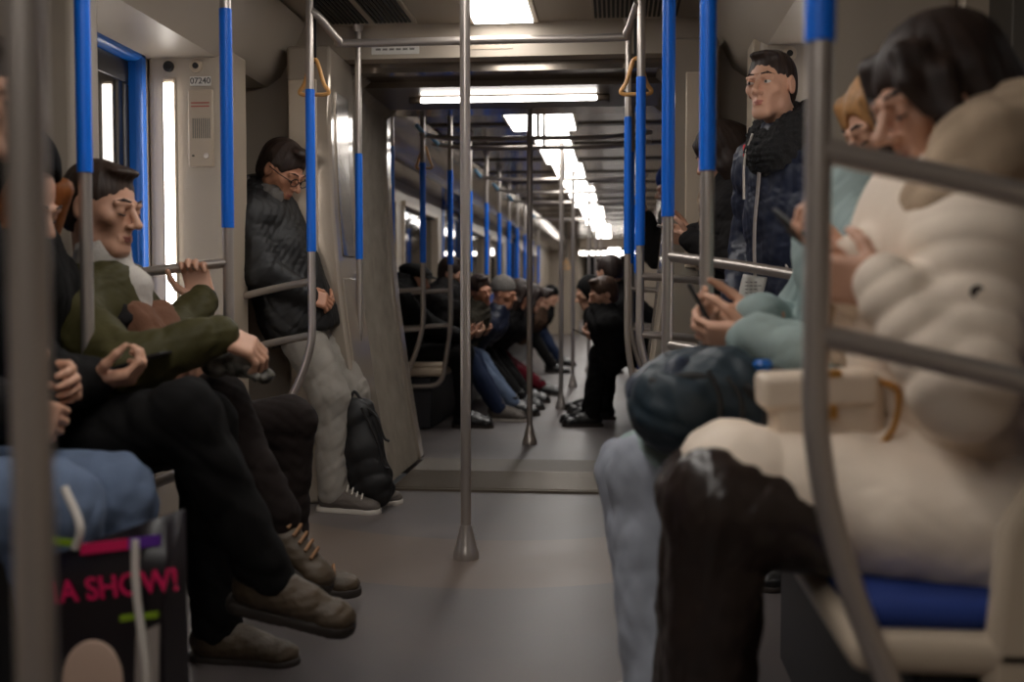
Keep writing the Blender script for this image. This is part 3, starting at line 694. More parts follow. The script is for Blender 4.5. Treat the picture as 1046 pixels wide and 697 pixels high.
def hair_short(t, c, R, m, s=1., fringe=.0, full=.0, name='hair', seed=1):
    P = lambda x, y, z: c + R @ (V(x, y, z) * s); S = SDF(.005)
    S.ell(P(0, -.018, .038), V(.0795 + full, .097 + full, .089 + full) * s, R); S.ell(P(0, -.05, -.02), V(.07 + full, .056, .07) * s, R, .03)
    S.ell(P(0, .055, .1 + fringe), V(.05, .03, .014 + full) * s, R, .025); S.strands(P(0, -.03, .03), R, .0013 * s, 30, seed)
    S.ell(P(0, .115, -.03), V(.085, .085, .092) * s, R, .012, 's'); S.ell(P(.08, .03, -.05), V(.03, .035, .075) * s, R, .01, 's'); S.ell(P(-.08, .03, -.05), V(.03, .035, .075) * s, R, .01, 's')
    S.plane(P(0, 0, -.085), -(R @ V(0, .25, 1)), .01); return S.build(name, m, t)
def hair_long(t, c, R, m, s=1., ends=(), part=.0, full=.012, seed=2, cut=(.118, -.035), name='hair'):
    P = lambda x, y, z: c + R @ (V(x, y, z) * s); S = SDF(.006)
    S.ell(P(0, -.02, .036), V(.084 + full, .102 + full, .092 + full) * s, R); S.ell(P(0, -.055, -.05), V(.08 + full, .06 + full, .1) * s, R, .04)
    for q in (-1, 1): S.bone(P(q * .06, .055, .075), P(q * .083, .045, -.05), .022 * s, .02 * s, .02); S.bone(P(q * .083, .045, -.05), P(q * .078, .035, -.13), .02 * s, .016 * s, .02)
    S.ell(P(part, cut[0], cut[1]), V(.062, .08, .105) * s, R, .012, 's')
    for pts, r0, r1 in ends:
        for i in range(len(pts) - 1):
            u0 = i / (len(pts) - 1); u1 = (i + 1) / (len(pts) - 1); S.bone(pts[i], pts[i + 1], r0 + (r1 - r0) * u0, r0 + (r1 - r0) * u1, .02)
    S.strands(P(0, -.03, .03), R, .0013 * s, 26, seed); return S.build(name, m, t)
def cap_hat(t, c, R, m, s=1., brim=True, beanie=False, hood=False, name='cap'):
    P = lambda x, y, z: c + R @ (V(x, y, z) * s); S = SDF(.006)
    if hood:
        S.ell(P(0, -.03, .03), V(.1, .115, .115) * s, R); S.ell(P(0, -.05, -.08), V(.1, .09, .09) * s, R, .05); S.ell(P(0, .11, -.02), V(.07, .09, .1) * s, R, .015, 's')
    elif beanie:
        S.ell(P(0, -.022, .05), V(.088, .106, .1) * s, R); S.plane(P(0, 0, .02), -(R @ V(0, -.25, 1)), .01); S.bone(P(-.05, .0, .04), P(.05, 0, .04), .02 * s); S.wrinkle(.002, 90, 4)
    else:
        S.ell(P(0, -.02, .075), V(.094, .115, .05) * s, R); S.ell(P(0, .05, .06), V(.08, .075, .032) * s, R, .03)
        if brim: S.ell(P(0, .115, .035), V(.07, .06, .012) * s, R, .012)
        S.plane(P(0, 0, .025), -(R @ V(0, -.05, 1)), .008)
    return S.build(name, m, t)
def person(label, P, F, head, hf, wrists, ankles, toes, jacket, pants, skin=SKIN, s=1., lean=0., far=False, bulk=1., poleE=(None, None), poleK=None, hands=None,
           eyes=False, hem=.06, puff=None, chest=None, legb=1., knees=None, elbows=None, hs=1., collar=.09, seed=1, sho=None, tilt=0., wide=None, shw=.185, jname='jacket', wr=1.):
    P = np.array(P, float); F = nrm(V(F[0], F[1], 0)); Rt = V(F[1], -F[0], 0); U = math.cos(lean) * Z + math.sin(lean) * F; N = math.cos(lean) * F - math.sin(lean) * Z
    c = .0085 if far else .0048
    t = thing('person', label, 'person', (P[0], P[1], 0)); Cc = P + U * .47 * s if chest is None else np.array(chest, float); U = nrm(Cc - P); N = nrm(F - U * (F @ U))
    Sh = [Cc + Rt * q * shw * s for q in (-1, 1)]
    if sho is not None: Sh = [np.array(x, float) for x in sho]
    hf = nrm(hf); hr = nrm(np.cross(hf, Z)); hu = np.cross(hr, hf); hr2 = hr * math.cos(tilt) + hu * math.sin(tilt); hu = np.cross(hr2, hf); HR = Rcols(hr2, hf, hu); head = np.array(head, float)
    El = []; Wr = [np.array(x, float) for x in wrists]
    for i in (0, 1):
        q = (-1, 1)[i]; pole = poleE[i] if poleE[i] is not None else -Z * 1. + Rt * q * .5 - F * .4
        El.append(np.array(elbows[i], float) if elbows is not None and elbows[i] is not None else ik(Sh[i], Wr[i], .285 * s, .26 * s, pole))
    Hp = [P + Rt * q * .09 * s for q in (-1, 1)]; An = [np.array(x, float) for x in ankles]
    Kn = [np.array(knees[i], float) if knees is not None and knees[i] is not None else ik(Hp[i], An[i], .43 * s, .42 * s, (F * 1. + Z * .4) if poleK is None else poleK[i]) for i in (0, 1)]
    S = SDF(c); nb = Cc + U * .045 * s; T = .88
    S.bone(P, P + U * .24 * s, .15 * s * T, .135 * s * T, .05, n=N, flat=.7); S.bone(P + U * .24 * s, Cc - U * .03, .135 * s * T, .155 * s * T, .05, n=N, flat=.66)
    S.bone(Sh[0], Sh[1], .058 * s, .058 * s, .05); S.bone(nb - U * .02, head - hu * .05 * hs - hf * .025 * hs, .056 * s, .05 * s, .03); S.bone(Hp[0], Hp[1], .085 * s, .085 * s, .05)
    for i in (0, 1):
        S.bone(Sh[i], El[i], .046 * s, .038 * s, .03); S.bone(El[i], Wr[i], .037 * s, .025 * s, .02)
        S.bone(Hp[i], Kn[i], .07 * s, .05 * s, .04); S.bone(Kn[i], An[i], .048 * s, .032 * s, .02); tf = nrm(toes[i]); S.bone(An[i] - Z * .015, An[i] + tf * .1 - Z * .055, .026, .018, .02)
        h = (hands or [None, None])[i] or dict(fd=Wr[i] - El[i], pn=-Rt * (-1, 1)[i] - Z * .3, curl=.7); hand_sdf(S, Wr[i], h['fd'], h['pn'], i == 1, h.get('curl', .7), s * h.get('s', 1.), h.get('spread', 0), h.get('thumb', .35))
    head_sdf(S, head, HR, hs); S.build('body', skin, t)
    G = lambda x, y, z: head + HR @ (V(x, y, z) * hs)
    if not far:
        L = SDF(.0022); L.bone(G(-.019, .0835, -.0632), G(0, .0925, -.0612), .004 * hs, .0062 * hs, .004); L.bone(G(.019, .0835, -.0632), G(0, .0925, -.0612), .004 * hs, .0062 * hs, .004); L.ell(G(0, .0855, -.0715), V(.0165, .0085, .006) * hs, HR, .004); L.build('lips', LIP, t)
        for q in (-1, 1):
            L = SDF(.0025); L.bone(G(q * .014, .097, .028), G(q * .034, .0905, .032), .0026 * hs, .003 * hs, .004); L.bone(G(q * .034, .0905, .032), G(q * .052, .0745, .025), .003 * hs, .0018 * hs, .004); L.build('eyebrow', HAIRD, t)
            if eyes:
                b = MB(); 
                o = SDF(.0022).ell(G(q * .031, .0825, .0015), V(.0132, .0112, .0072) * hs, HR).build('eye', EYEW, t); e = SDF(.0015).ell(G(q * .031 + (eyes - 1) * .004, .0915, .0015), V(.0058, .0032, .0056) * hs, HR).build('iris', IRIS, o)
                L = SDF(.002); L.bone(G(q * .018, .089, .006), G(q * .031, .0945, .0095), .0026 * hs, .0032 * hs, .003); L.bone(G(q * .031, .0945, .0095), G(q * .045, .086, .0055), .0032 * hs, .0024 * hs, .003); L.build('eyelid', skin, t)
            else:
                L = SDF(.002); L.bone(G(q * .02, .0895, -.006), G(q * .031, .0925, -.0085), .0018 * hs, .0022 * hs, .003); L.bone(G(q * .031, .0925, -.0085), G(q * .044, .085, -.005), .0022 * hs, .0018 * hs, .003); L.build('eyelashes', HAIRD, t)
    # jacket
    J = SDF(.0095 if far else .0058); bq = bulk; Q = puff
    J.bone(P - U * hem, P + U * .24 * s, .178 * s * bq, .168 * s * bq, .06, n=N, flat=.74, q=Q); J.bone(P + U * .24 * s, Cc - U * .03, .168 * s * bq, .178 * s * bq, .06, n=N, flat=.7, q=Q)
    if wide: J.bone(P + U * .05, P + U * .3, wide, wide * .9, .08)
    J.bone(Sh[0] - U * .012, Sh[1] - U * .012, .074 * s * bq, .074 * s * bq, .06); J.bone(Cc, nb + (head - nb) * (.35 if collar > .02 else .08), .1 * s * bq, (.072 if collar > .02 else .062) * s * (bq * .5 + .5), .05)
    for i in (0, 1):
        J.bone(Sh[i], El[i], .072 * s * bq, .06 * s * bq, .03, q=Q); J.bone(El[i], Wr[i], .06 * s * bq, .046 * s * (bq * .6 + .4), .025, q=Q)
        d = nrm(Wr[i] - El[i]); J.bone(Wr[i] + d * .005, Wr[i] + d * .1, .058 * s * bq, .06 * s * bq, .004, op='s') if False else None
    if collar > .02: J.bone(nb - U * .03, nb + (head - nb) * .42, .088 * s * (bq * .5 + .5), .078 * s * (bq * .5 + .5), .03)
    hd = nrm(head - nb); J.bone(nb + hd * .03, head, .056 * s, .07 * s, .012, op='s')
    J.plane(P - U * (hem + .1), -U, .01); J.wrinkle((.0035 if not far else .005) * wr, 17, seed); J.wrinkle(.0016 * wr, 42, seed + 5)
    jk = J.build(jname, jacket, t)
    K = SDF(.0095 if far else .0058); K.bone(Hp[0], Hp[1], .115 * s, .115 * s, .05); K.bone(P, P + U * .1, .13 * s, .13 * s, .05, n=N, flat=.85)
    for i in (0, 1):
        K.bone(Hp[i], Kn[i], .092 * s * legb, .07 * s * legb, .045); a = nrm(An[i] - Kn[i]); K.bone(Kn[i], An[i] + a * .005, .068 * s * legb, .056 * s * legb, .03)
    K.wrinkle(.0035, 16, seed + 9); K.wrinkle(.0015, 38, seed + 3); K.build('trousers', pants, t)
    t_info = dict(t=t, El=El, Wr=Wr, Kn=Kn, An=An, Hp=Hp, Sh=Sh, C=Cc, HR=HR, H=head, U=U, N=N, F=F, Rt=Rt, nb=nb, jacket=jk, G=G)
    return t_info
def phone(label, c, up, face, m=BLKN, sz=(.036, .075)):
    """a handset: up is the long axis, face the direction its screen looks"""
    up = nrm(up); face = nrm(np.array(face) - up * np.dot(face, up)); sd = np.cross(up, face); R = Rcols(sd, up, face)
    t = thing('phone', label, 'phone', c); b = MB(); b.box((-sz[0], -sz[1], -.004), (sz[0], sz[1], .004), R, c); b.build('case', m, t, .003)
    b = MB(); b.box((-sz[0] + .003, -sz[1] + .006, .0038), (sz[0] - .003, sz[1] - .006, .0046), R, c); b.build('screen', GLASS, t)
    for q in (-1, 1):
        b = MB(); b.lathe([(.005, 0), (.005, .0015)], (0, 0, 0), 12); b.v = [tuple(np.array(c) + R @ V(sz[0] - .01 + x, sz[1] - .014 - (q + 1) * .008 + y, -.0042 - z)) for x, y, z in b.v]; b.build('camera_lens', GLASS, t)
    return t

# ---------------------------------------------------------------- right side: the two women on the bench
wL, wR = at(904, 290, 1.70), at(880, 268, 1.86)
W = person('woman in an off-white quilted coat bent over her phone on the right bench', (1.1, 1.93, .54), (-1, 0), at(958, 99, 1.87), (-.88, -.25, -.36),
    [wL, wR], [(.66, 1.80, .11), (.65, 2.02, .11)], [(-1, -.1, 0), (-1, .1, 0)], WHITEC, LEATHER, SKIN, chest=(1.07, 1.93, 1.03), bulk=1.22, puff=(.008, .05), legb=1.2,
    knees=[at(735, 512, 1.74), at(722, 505, 1.98)], elbows=[at(985, 400, 1.63), (.98, 2.2, .82)], hem=.0, seed=11, jname='coat', collar=.0, wr=.08, hs=1.07,
    hands=[dict(fd=(-.8, .45, .1), pn=(-.1, .8, .2), curl=.95, thumb=.8), dict(fd=(-.95, -.1, .3), pn=(.1, -.3, .9), curl=.75)])
S = SDF(.007)      # lower half of the coat spread over both thighs
for hp, kn in ((V(1.12, 1.80, .56), W['Kn'][0] + V(.03, .02, .035)), (V(1.12, 2.06, .56), W['Kn'][1] + V(.03, 0, .035))):
    S.bone(hp, kn, .13, .074, .07, q=(.007, .075)); 
S.bone(V(1.12, 1.80, .55), V(.9, 1.80, .6), .12, .08, .08); S.bone(V(.9, 1.82, .6), V(.9, 2.02, .6), .1, .1, .08); S.bone(V(1.16, 1.68, .575), V(.95, 1.70, .6), .085, .07, .06); S.bone(V(.72, 1.8, .64), V(.72, 1.98, .64), .075, .075, .06); S.bone(V(1.1, 1.93, .55), V(1.1, 1.93, .8), .2, .175, .08)
S.wrinkle(.0012, 11, 21); S.wrinkle(.0008, 40, 22); S.build('coat_skirt', WHITEC, W['t'])
S = SDF(.0065)     # fleece hood lying round the neck
h = W['H']; nb = W['nb']; yc = 1.93
pn_ = [V(.955, yc - .03, .95), V(.99, yc - .1, 1.0), V(1.035, yc - .155, 1.10), V(1.085, yc - .155, 1.185), V(1.16, yc - .12, 1.205), V(1.21, yc, 1.2), V(1.16, yc + .13, 1.2), V(1.085, yc + .15, 1.17), V(1.03, yc + .14, 1.09), V(.99, yc + .1, 1.0), V(.955, yc + .03, .95)]; rr = [.032, .042, .055, .066, .076, .085, .076, .066, .055, .042, .032]
for i in range(10): S.bone(pn_[i], pn_[i + 1], rr[i], rr[i + 1], .035)
S.bone(V(1.17, yc - .09, 1.12), V(1.17, yc + .09, 1.12), .085, .085, .06)
S.wrinkle(.004, 22, 5); S.build('hood', FLEECE, W['t'])
G = W['G']; hair_long(W['t'], h, W['HR'], HAIRD, 1.07, [([G(-.082, .035, .03), G(-.088, .045, -.03), G(-.08, .07, -.085)], .022, .01), ([G(-.055, .075, .085), G(-.075, .088, .04), G(-.08, .075, -.01)], .018, .01), ([G(-.07, -.02, .02), G(-.08, -.03, -.07)], .03, .03), ([G(.07, -.02, .02), G(.08, -.03, -.07)], .03, .03), ([G(0, -.07, -.02), G(0, -.08, -.08)], .075, .06)], full=.004, seed=31, cut=(.128, -.045))
b = MB(); p = W['Sh'][0] + (W['El'][0] - W['Sh'][0]) * .35; c = p + V(-.02, -.087, 0); b.tube([c + V(0, .006, 0), c + V(0, -.004, 0)], .011, 16); b.build('snap_button', mat('dark snap button', (60, 50, 48), .35, .6), W['t'], .002)
b = MB(); b.tube(curve([W['nb'] + V(-.125, -.012, -.1), W['C'] + V(-.172, 0, -.06), W['C'] + V(-.19, 0, -.2), W['C'] + V(-.19, 0, -.36)], 6), .006, 8); b.build('zipper', mat('tan zip', (150, 122, 96), .5), W['t'])
for i, q in ((0, -1), (1, 1)): shoe(W['t'], W['An'][i], (-1, q * .1, 0), BLKSHOE, SOLE, 1., .1, name='boot')
phone('dark phone held up by the woman in the off-white coat', at(816, 240, 1.88), (-.3, .85, .42), (.75, 0, .65), BLKN, (.034, .066))

T = person('woman in a grey teal jacket holding a phone over the backpack on her lap', (1.1, 2.40, .54), (-1, 0), at(912, 128, 2.35), (-.9, -.2, -.42),
    [at(770, 346, 2.22), at(776, 322, 2.40)], [(.60, 2.18, .1), (.61, 2.33, .1)], [(-1, -.1, 0), (-1, .1, 0)], TEALC, PALEJ, SKIN, chest=(1.04, 2.40, 1.04), bulk=1.12, puff=(.004, .1), legb=1.2,
    knees=[at(664, 486, 2.28), at(649, 484, 2.47)], elbows=[at(890, 385, 2.14), (.93, 2.66, .84)], hem=.02, seed=41, poleE=(None, None),
    hands=[dict(fd=(-.92, .3, .0), pn=(.1, .8, .5), curl=.7, spread=.2), dict(fd=(-.95, -.15, -.05), pn=(.1, -.5, .7), curl=.7)])
S = SDF(.008); S.bone(V(1.1, 2.3, .58), T['Kn'][0] + V(.02, 0, .02), .12, .082, .06); S.bone(V(1.1, 2.5, .58), T['Kn'][1] + V(.02, 0, .02), .12, .082, .06); S.wrinkle(.005, 16, 4); S.build('coat_skirt', TEALC, T['t'])
G = T['G']; hair_long(T['t'], T['H'], T['HR'], HAIRF, 1.0, [([G(0, -.09, 0), G(0, -.1, -.12)], .085, .07)], full=.006, seed=42)
S = SDF(.006)
for q in (-1, 1): S.bone(G(q * .078, .05, -.05), G(q * .08, .065, -.14), .026, .024, .03); S.bone(G(q * .08, .065, -.14), G(q * .065, .09, -.22), .024, .012, .03)
S.strands(T['H'], T['HR'], .002, 22, 4); S.build('hair_ends', HAIRB, T['t'])
for i, q in ((0, -1), (1, 1)): shoe(T['t'], T['An'][i], (-1, q * .1, 0), SOLEW, SOLEW, .96)
phone('black phone in the hands of the woman in the grey teal jacket', at(722, 322, 2.3), (-.5, .1, .9), (.8, -.1, .5), BLKN)
# dark teal backpack on her lap
BPK = mat('dark teal backpack nylon', (30, 46, 56), .55, 0, .25, 70, .12, 8); BPK2 = mat('blue black backpack nylon', (34, 44, 62), .5, 0, .2, 70, .1, 8)
c = at(728, 412, 2.2); t = thing('backpack', 'dark teal backpack lying on the lap of the woman in the grey teal jacket', 'backpack', c - V(0, 0, .1))
S = SDF(.006); S.box(c + V(.0, .02, -.005), (.135, .12, .085), Rcols((1, 0, -.12), (0, 1, 0), (.12, 0, 1)), .06, .02); S.bone(c + V(-.085, -.06, .0), c + V(-.085, .09, .0), .075, .075, .05); S.bone(c + V(.02, -.05, .05), c + V(.02, .09, .05), .06, .06, .06); S.wrinkle(.005, 13, 8); S.wrinkle(.002, 34, 9); S.build('bag_body', BPK, t)
for i in range(4):
    b = MB(); b.tube(curve([c + V(-.02 + .035 * i, -.13, .075 - .012 * i), c + V(.0 + .04 * i, -.146, .02), c + V(.0 + .04 * i, -.14, -.07)], 6), .005, 8); b.build('seam', BLACK, t)
S = SDF(.006); S.bone(c + V(-.07, -.06, .062), c + V(-.06, .08, .064), .045, .045, .04, n=Z, flat=.7); S.bone(c + V(-.13, -.05, .02), c + V(-.13, .07, .02), .04, .04, .04); S.wrinkle(.004, 20, 3); S.build('front_pocket', BPK2, t)
b = MB(); b.tube(curve([c + V(-.13, -.1, .05), c + V(-.03, -.112, .062), c + V(.06, -.11, .03), c + V(.12, -.1, -.03)], 6), .009, 8); b.build('zipper', BLACK, t)
b = MB(); b.tube(curve([c + V(.1, -.07, .07), c + V(.13, -.1, .06), c + V(.15, -.1, 0), c + V(.13, -.09, -.06)], 6), .012, 8); b.build('shoulder_strap', BLACK, t)
b = MB(); q = c + V(.085, -.1, .075); b.lathe([(.014, 0), (.02, .01), (.014, .02)], q); b.build('blue_tag', mat('blue keyring', (20, 90, 170), .35), t)
b = MB(); b.box(c + V(-.1, -.02, .098), c + V(-.075, .01, .1025)); b.build('logo_patch', mat('grey patch', (120, 122, 126), .6), t)
# white handbag
HB = mat('white handbag leather', (214, 196, 176), .42, 0, .1, 90); GOLD = mat('gold chain metal', (206, 158, 92), .3, .9)
c = at(842, 424, 1.82); t = thing('handbag', 'small white flap handbag with gold chain lying on an off-white coated lap', 'handbag', c - V(0, 0, .06))
R = Rcols((1, 0, .05), (0, 1, 0), (-.05, 0, 1)); S = SDF(.005); S.box(c, (.088, .05, .056), R, .018, .01); S.build('bag_body', HB, t)
b = MB(); b.box((-.106, -.056, .014), (.08, .056, .074), R, c); b.build('flap', HB, t, .012, seg=3)
b = MB(); b.box((-.02, -.062, .0), (.01, -.05, .022), R, c); b.build('clasp', GOLD, t, .003); b = MB(); b.box((-.03, -.058, .066), (.02, -.03, .079), R, c); b.build('buckle', GOLD, t, .003)
b = MB(); pts = curve([c + V(.08, -.02, .06), c + V(.105, -.05, .045), c + V(.095, -.07, -.01), c + V(.07, -.06, -.05), c + V(.11, -.04, -.02), c + V(.13, .0, .045)], 7)
for i in range(len(pts) - 1):
    d = pts[i + 1] - pts[i]; b.tube([pts[i] - d * .15, pts[i] + d * .5, pts[i + 1] + d * .15], [.003, .0062, .003], 8)
b.build('chain', GOLD, t)
# paper slip hung over the rail
p = at(768, 292, 3.1); t = thing('paper_slip', 'crumpled white paper slip hanging on the rail in front of the navy jacket', 'paper', p)
xs = np.linspace(-.033, .033, 7); zs = np.linspace(.028, -.04, 7); vs = [(p[0] + x + z * .2, p[1] - .02 + .006 * math.sin(x * 120 + z * 60), p[2] + z - x * .15) for z in zs for x in xs]; fs = [(i * 7 + j, i * 7 + j + 1, i * 7 + j + 8, i * 7 + j + 7) for i in range(6) for j in range(6)]
o = MB().add(vs, fs).build('sheet', WHITEP, t, smooth=60); o.modifiers.new('solid', 'SOLIDIFY').thickness = .001
b = MB()
for r in range(4):
    for i in range(3 + r % 2): b.box((p[0] - .022 + i * .012, p[1] - .0285, p[2] + .008 - r * .01), (p[0] - .013 + i * .012, p[1] - .0275, p[2] + .011 - r * .01))
b.build('print_rows', PRINT, t)

# ---------------------------------------------------------------- right side: standing passengers
N_ = person('man in a navy quilted jacket standing in the doorway, looking towards the viewer', (1.14, 3.74, .95), (-.8, -.6), at(787, 88, 3.7), (-.56, -.82, -.02),
    [(1.12, 3.44, .93), (.93, 3.80, .93)], [(1.14, 3.58, .09), (1.04, 3.74, .09)], [(-.8, -.6, 0), (-.85, -.4, 0)], NAVY, BLK, SKIN, chest=(1.115, 3.71, 1.405), bulk=1.1, puff=(.006, .095), eyes=1.6, hem=.1, seed=51, shw=.18, hs=.97, collar=0,
    knees=[(1.12, 3.6, .5), (1.03, 3.75, .5)], hands=[dict(fd=(-.2, .3, -.9), pn=(-.5, .5, 0), curl=.5), dict(fd=(.2, -.1, -.9), pn=(.5, -.5, 0), curl=.5)])
S = SDF(.006); nb = N_['nb']; F = N_['F']; Rt = N_['Rt']
for a, c in ((-.1, .1),):
    S.bone(nb + Rt * -.1 - F * .02 + Z * .02, nb + Rt * .1 - F * .02 + Z * .02, .09, .09, .04); S.bone(nb + Rt * -.1 + Z * .015, nb + F * .11 - Z * .04 - Rt * .03, .088, .065, .04); S.bone(nb + Rt * .1 + Z * .015, nb + F * .11 - Z * .04 + Rt * .03, .088, .065, .04); S.bone(nb - F * .05 + Z * .07 - Rt * .06, nb - F * .05 + Z * .07 + Rt * .06, .075, .075, .04); S.bone(nb - Rt * .11 + Z * .05, nb - Rt * .06 + F * .08 + Z * .02, .06, .06, .04)
S.wrinkle(.005, 45, 3); S.wrinkle(.003, 90, 6); S.build('fur_collar', mat('black fur', (16, 15, 16), .9, 0, .9, 160), N_['t'])
hair_short(N_['t'], N_['H'], N_['HR'], HAIRD, .97, .0, -.0015, seed=52)
cf = N_['C'] + F * .145
b = MB(); b.tube(curve([nb + F * .16 - Z * .02, cf - Z * .1 + Rt * .03, cf - Z * .25 + Rt * .045, cf - Z * .42 + Rt * .04], 6), .006, 8); b.build('zipper', STEEL, N_['t'])
b = MB(); b.tube(curve([nb + F * .15 + Rt * .05 + Z * .03, nb + F * .175 + Rt * .06 - Z * .06, cf + F * .02 + Rt * .075 - Z * .14], 6), .004, 8); b.build('drawcord', SOLEW, N_['t'])
b = MB(); q = nb + F * .13 + Rt * .1 - Z * .02; b.box((-.012, -.004, -.022), (.012, .004, .022), Rcols(Rt, -F, Z), q); b.build('red_tag', mat('red tag', (190, 30, 36), .5), N_['t'], .002)
b = MB(); q = N_['P'] if 'P' in N_ else V(1.14, 3.74, .95); q = q + F * .14 - Rt * .06 + Z * .13; b.tube([q + Z * .05 + Rt * .01, q, q - Z * .05 - Rt * .012], .006, 8); b.build('pocket_zip', STEEL, N_['t'])
for i in (0, 1): shoe(N_['t'], N_['An'][i], [(-.8, -.6, 0), (-.85, -.4, 0)][i], BLKSHOE, SOLE, 1., .04)

D = person('long dark haired woman in a black coat standing by the right bulkhead with a phone', (1.0, 4.58, .87), (-1, 0), at(736, 158, 4.52), (-.9, -.2, -.45),
    [at(706, 245, 4.42), at(708, 240, 4.62)], [(.97, 4.5, .09), (.95, 4.68, .09)], [(-1, 0, 0), (-1, .1, 0)], BLK2, BLK, SKIN, s=.95, chest=(1.0, 4.58, 1.31), bulk=1.1, hem=.2, seed=61, shw=.17, hs=.97,
    knees=[(.94, 4.51, .48), (.92, 4.67, .48)], hands=[dict(fd=(-.9, .2, .2), pn=(.1, .6, .6), curl=.6), dict(fd=(-.9, -.2, .2), pn=(.1, -.6, .6), curl=.6)], jname='coat')
G = D['G']; hair_long(D['t'], D['H'], D['HR'], HAIRD, .97, [([G(-.07, .0, -.04), G(-.085, -.02, -.2), G(-.07, -.03, -.42)], .05, .035), ([G(.07, .0, -.04), G(.085, -.02, -.2), G(.08, 0, -.36)], .045, .03), ([G(0, -.08, 0), G(0, -.1, -.25), G(0, -.1, -.45)], .09, .06)], full=.014, seed=62)
S = SDF(.006); nb = D['nb']; S.bone(nb + V(-.02, -.07, .0), nb + V(-.09, 0, -.01), .05, .05, .03); S.bone(nb + V(-.02, .07, .0), nb + V(-.09, 0, -.01), .05, .05, .03); S.bone(nb + V(-.1, -.03, -.03), nb + V(-.135, -.06, -.26), .04, .04, .03, n=V(1, 0, 0), flat=.6); S.bone(nb + V(-.1, .03, -.03), nb + V(-.135, .04, -.24), .04, .04, .03, n=V(1, 0, 0), flat=.6); S.wrinkle(.004, 30, 4); S.build('scarf', mat('beige scarf', (136, 118, 98), .95, 0, .5, 200), D['t'])
for i in (0, 1): shoe(D['t'], D['An'][i], (-1, 0, 0), BLKSHOE, SOLE, .92, .1, name='boot')
phone('pale phone held by the long dark haired woman', at(689, 236, 4.45), (-.9, 0, .3), (.3, 0, .9), mat('pale phone case', (170, 160, 150), .4))

# ---------------------------------------------------------------- left side
Gm = person('man in glasses and a black jacket leaning in the corner before the gangway, head bowed', (-.9, 4.70, .88), (1, -.12), at(288, 174, 4.64), (.8, -.3, -.58),
    [at(324, 296, 4.76), at(312, 302, 4.54)], [(-.66, 4.78, .095), (-.71, 4.58, .095)], [(1, -.1, 0), (1, -.2, 0)], BLKN, GREYP, SKIN2, chest=(-1.05, 4.70, 1.29), bulk=1.26, hem=.03, seed=71, hs=1.06, legb=1.14, collar=0,
    knees=[(-.68, 4.78, .5), (-.72, 4.58, .5)], elbows=[(-1.0, 4.90, 1.04), (-.99, 4.46, 1.04)], hands=[dict(fd=(.75, -.35, -.3), pn=(.1, -.6, -.5), curl=.8), dict(fd=(.8, .35, -.25), pn=(0, .7, -.5), curl=.8)])
hair_short(Gm['t'], Gm['H'], Gm['HR'], HAIRD, 1.06, .01, .004, seed=72)
G = Gm['G']; b = MB()
for q in (-1, 1):
    c = [G(q * .031 + .024 * math.cos(a) * 1.0, .106, .0 + .017 * math.sin(a)) for a in np.linspace(0, 2 * math.pi, 17)]; b.tube(c, .0022, 8); b.tube([G(q * .055, .105, .004), G(q * .078, .06, .006), G(q * .082, -.005, .008)], .0022, 8)
b.tube([G(-.008, .107, .004), G(0, .109, .006), G(.008, .107, .004)], .002, 8); b.build('glasses', BLACK, Gm['t'])
S = SDF(.006); nb = Gm['nb']; F = Gm['F']; Rt = Gm['Rt']; S.bone(nb - F * .05 - Rt * .07 + Z * .06, nb - F * .05 + Rt * .07 + Z * .06, .068, .068, .04); S.bone(nb + Rt * .09 - F * .03 + Z * .06, nb + Rt * .07 + F * .1 - Z * .01, .06, .045, .03); S.bone(nb - Rt * .08 - F * .04 + Z * .01, nb - Rt * .06 + F * .07 - Z * .04, .058, .04, .03); S.bone(nb + V(-.1, -.1, .07), nb + V(.09, -.1, .045), .052, .045, .03); S.bone(nb + V(-.1, .1, .07), nb + V(.09, .1, .045), .052, .045, .03); S.bone(nb + V(-.11, -.1, .075), nb + V(-.11, .1, .075), .058, .058, .03); S.wrinkle(.003, 40, 3); S.build('hood', GREYK, Gm['t'])
cf = Gm['C'] + F * .14; b = MB(); b.tube(curve([nb + F * .1 - Z * .06, cf - Z * .18, cf - Z * .36 + F * .06, V(-.9, 4.70, .84) + F * .16], 6), .005, 8); b.build('zipper', STEEL, Gm['t'])
SNK = mat('grey sneaker mesh', (92, 84, 78), .8, 0, .4, 240)
for i in (0, 1): shoe(Gm['t'], Gm['An'][i], [(1, -.1, 0), (1, -.2, 0)][i], SNK, SOLEW, 1.05, 0, SOLEW, name='sneaker')
# black backpack standing behind his feet
c = V(-.575, 4.62, .27); t = thing('backpack', 'black backpack standing upright by the grey sneakers at the left portal', 'backpack', (c[0], c[1], 0))
S = SDF(.006); S.bone(c + V(-.04, 0, .14), c + V(.03, .0, -.17), .085, .09, .03, n=V(0, 1, 0), flat=.75); S.bone(c + V(-.02, -.03, .0), c + V(.03, -.03, -.14), .08, .075, .03, n=V(0, 1, 0), flat=.7); S.plane(V(0, 0, 0.002), -Z, .01); S.wrinkle(.005, 16, 5); S.build('bag_body', BLKN, t)
for q in (-1, 1):
    b = MB(); b.tube(curve([c + V(.0, -.05 + .03 * q, .19), c + V(.06, -.06, .1 + .05 * q), c + V(.09, -.05, .0 + .06 * q), c + V(.115, -.05, -.02 + .06 * q)], 6), .006, 8); b.build('strap', STRAP, t)
b = MB(); b.tube(curve([c + V(-.07, 0, .21), c + V(-.05, -.0, .25), c + V(-.02, 0, .215)], 6), .007, 8); b.build('grab_loop', STRAP, t)

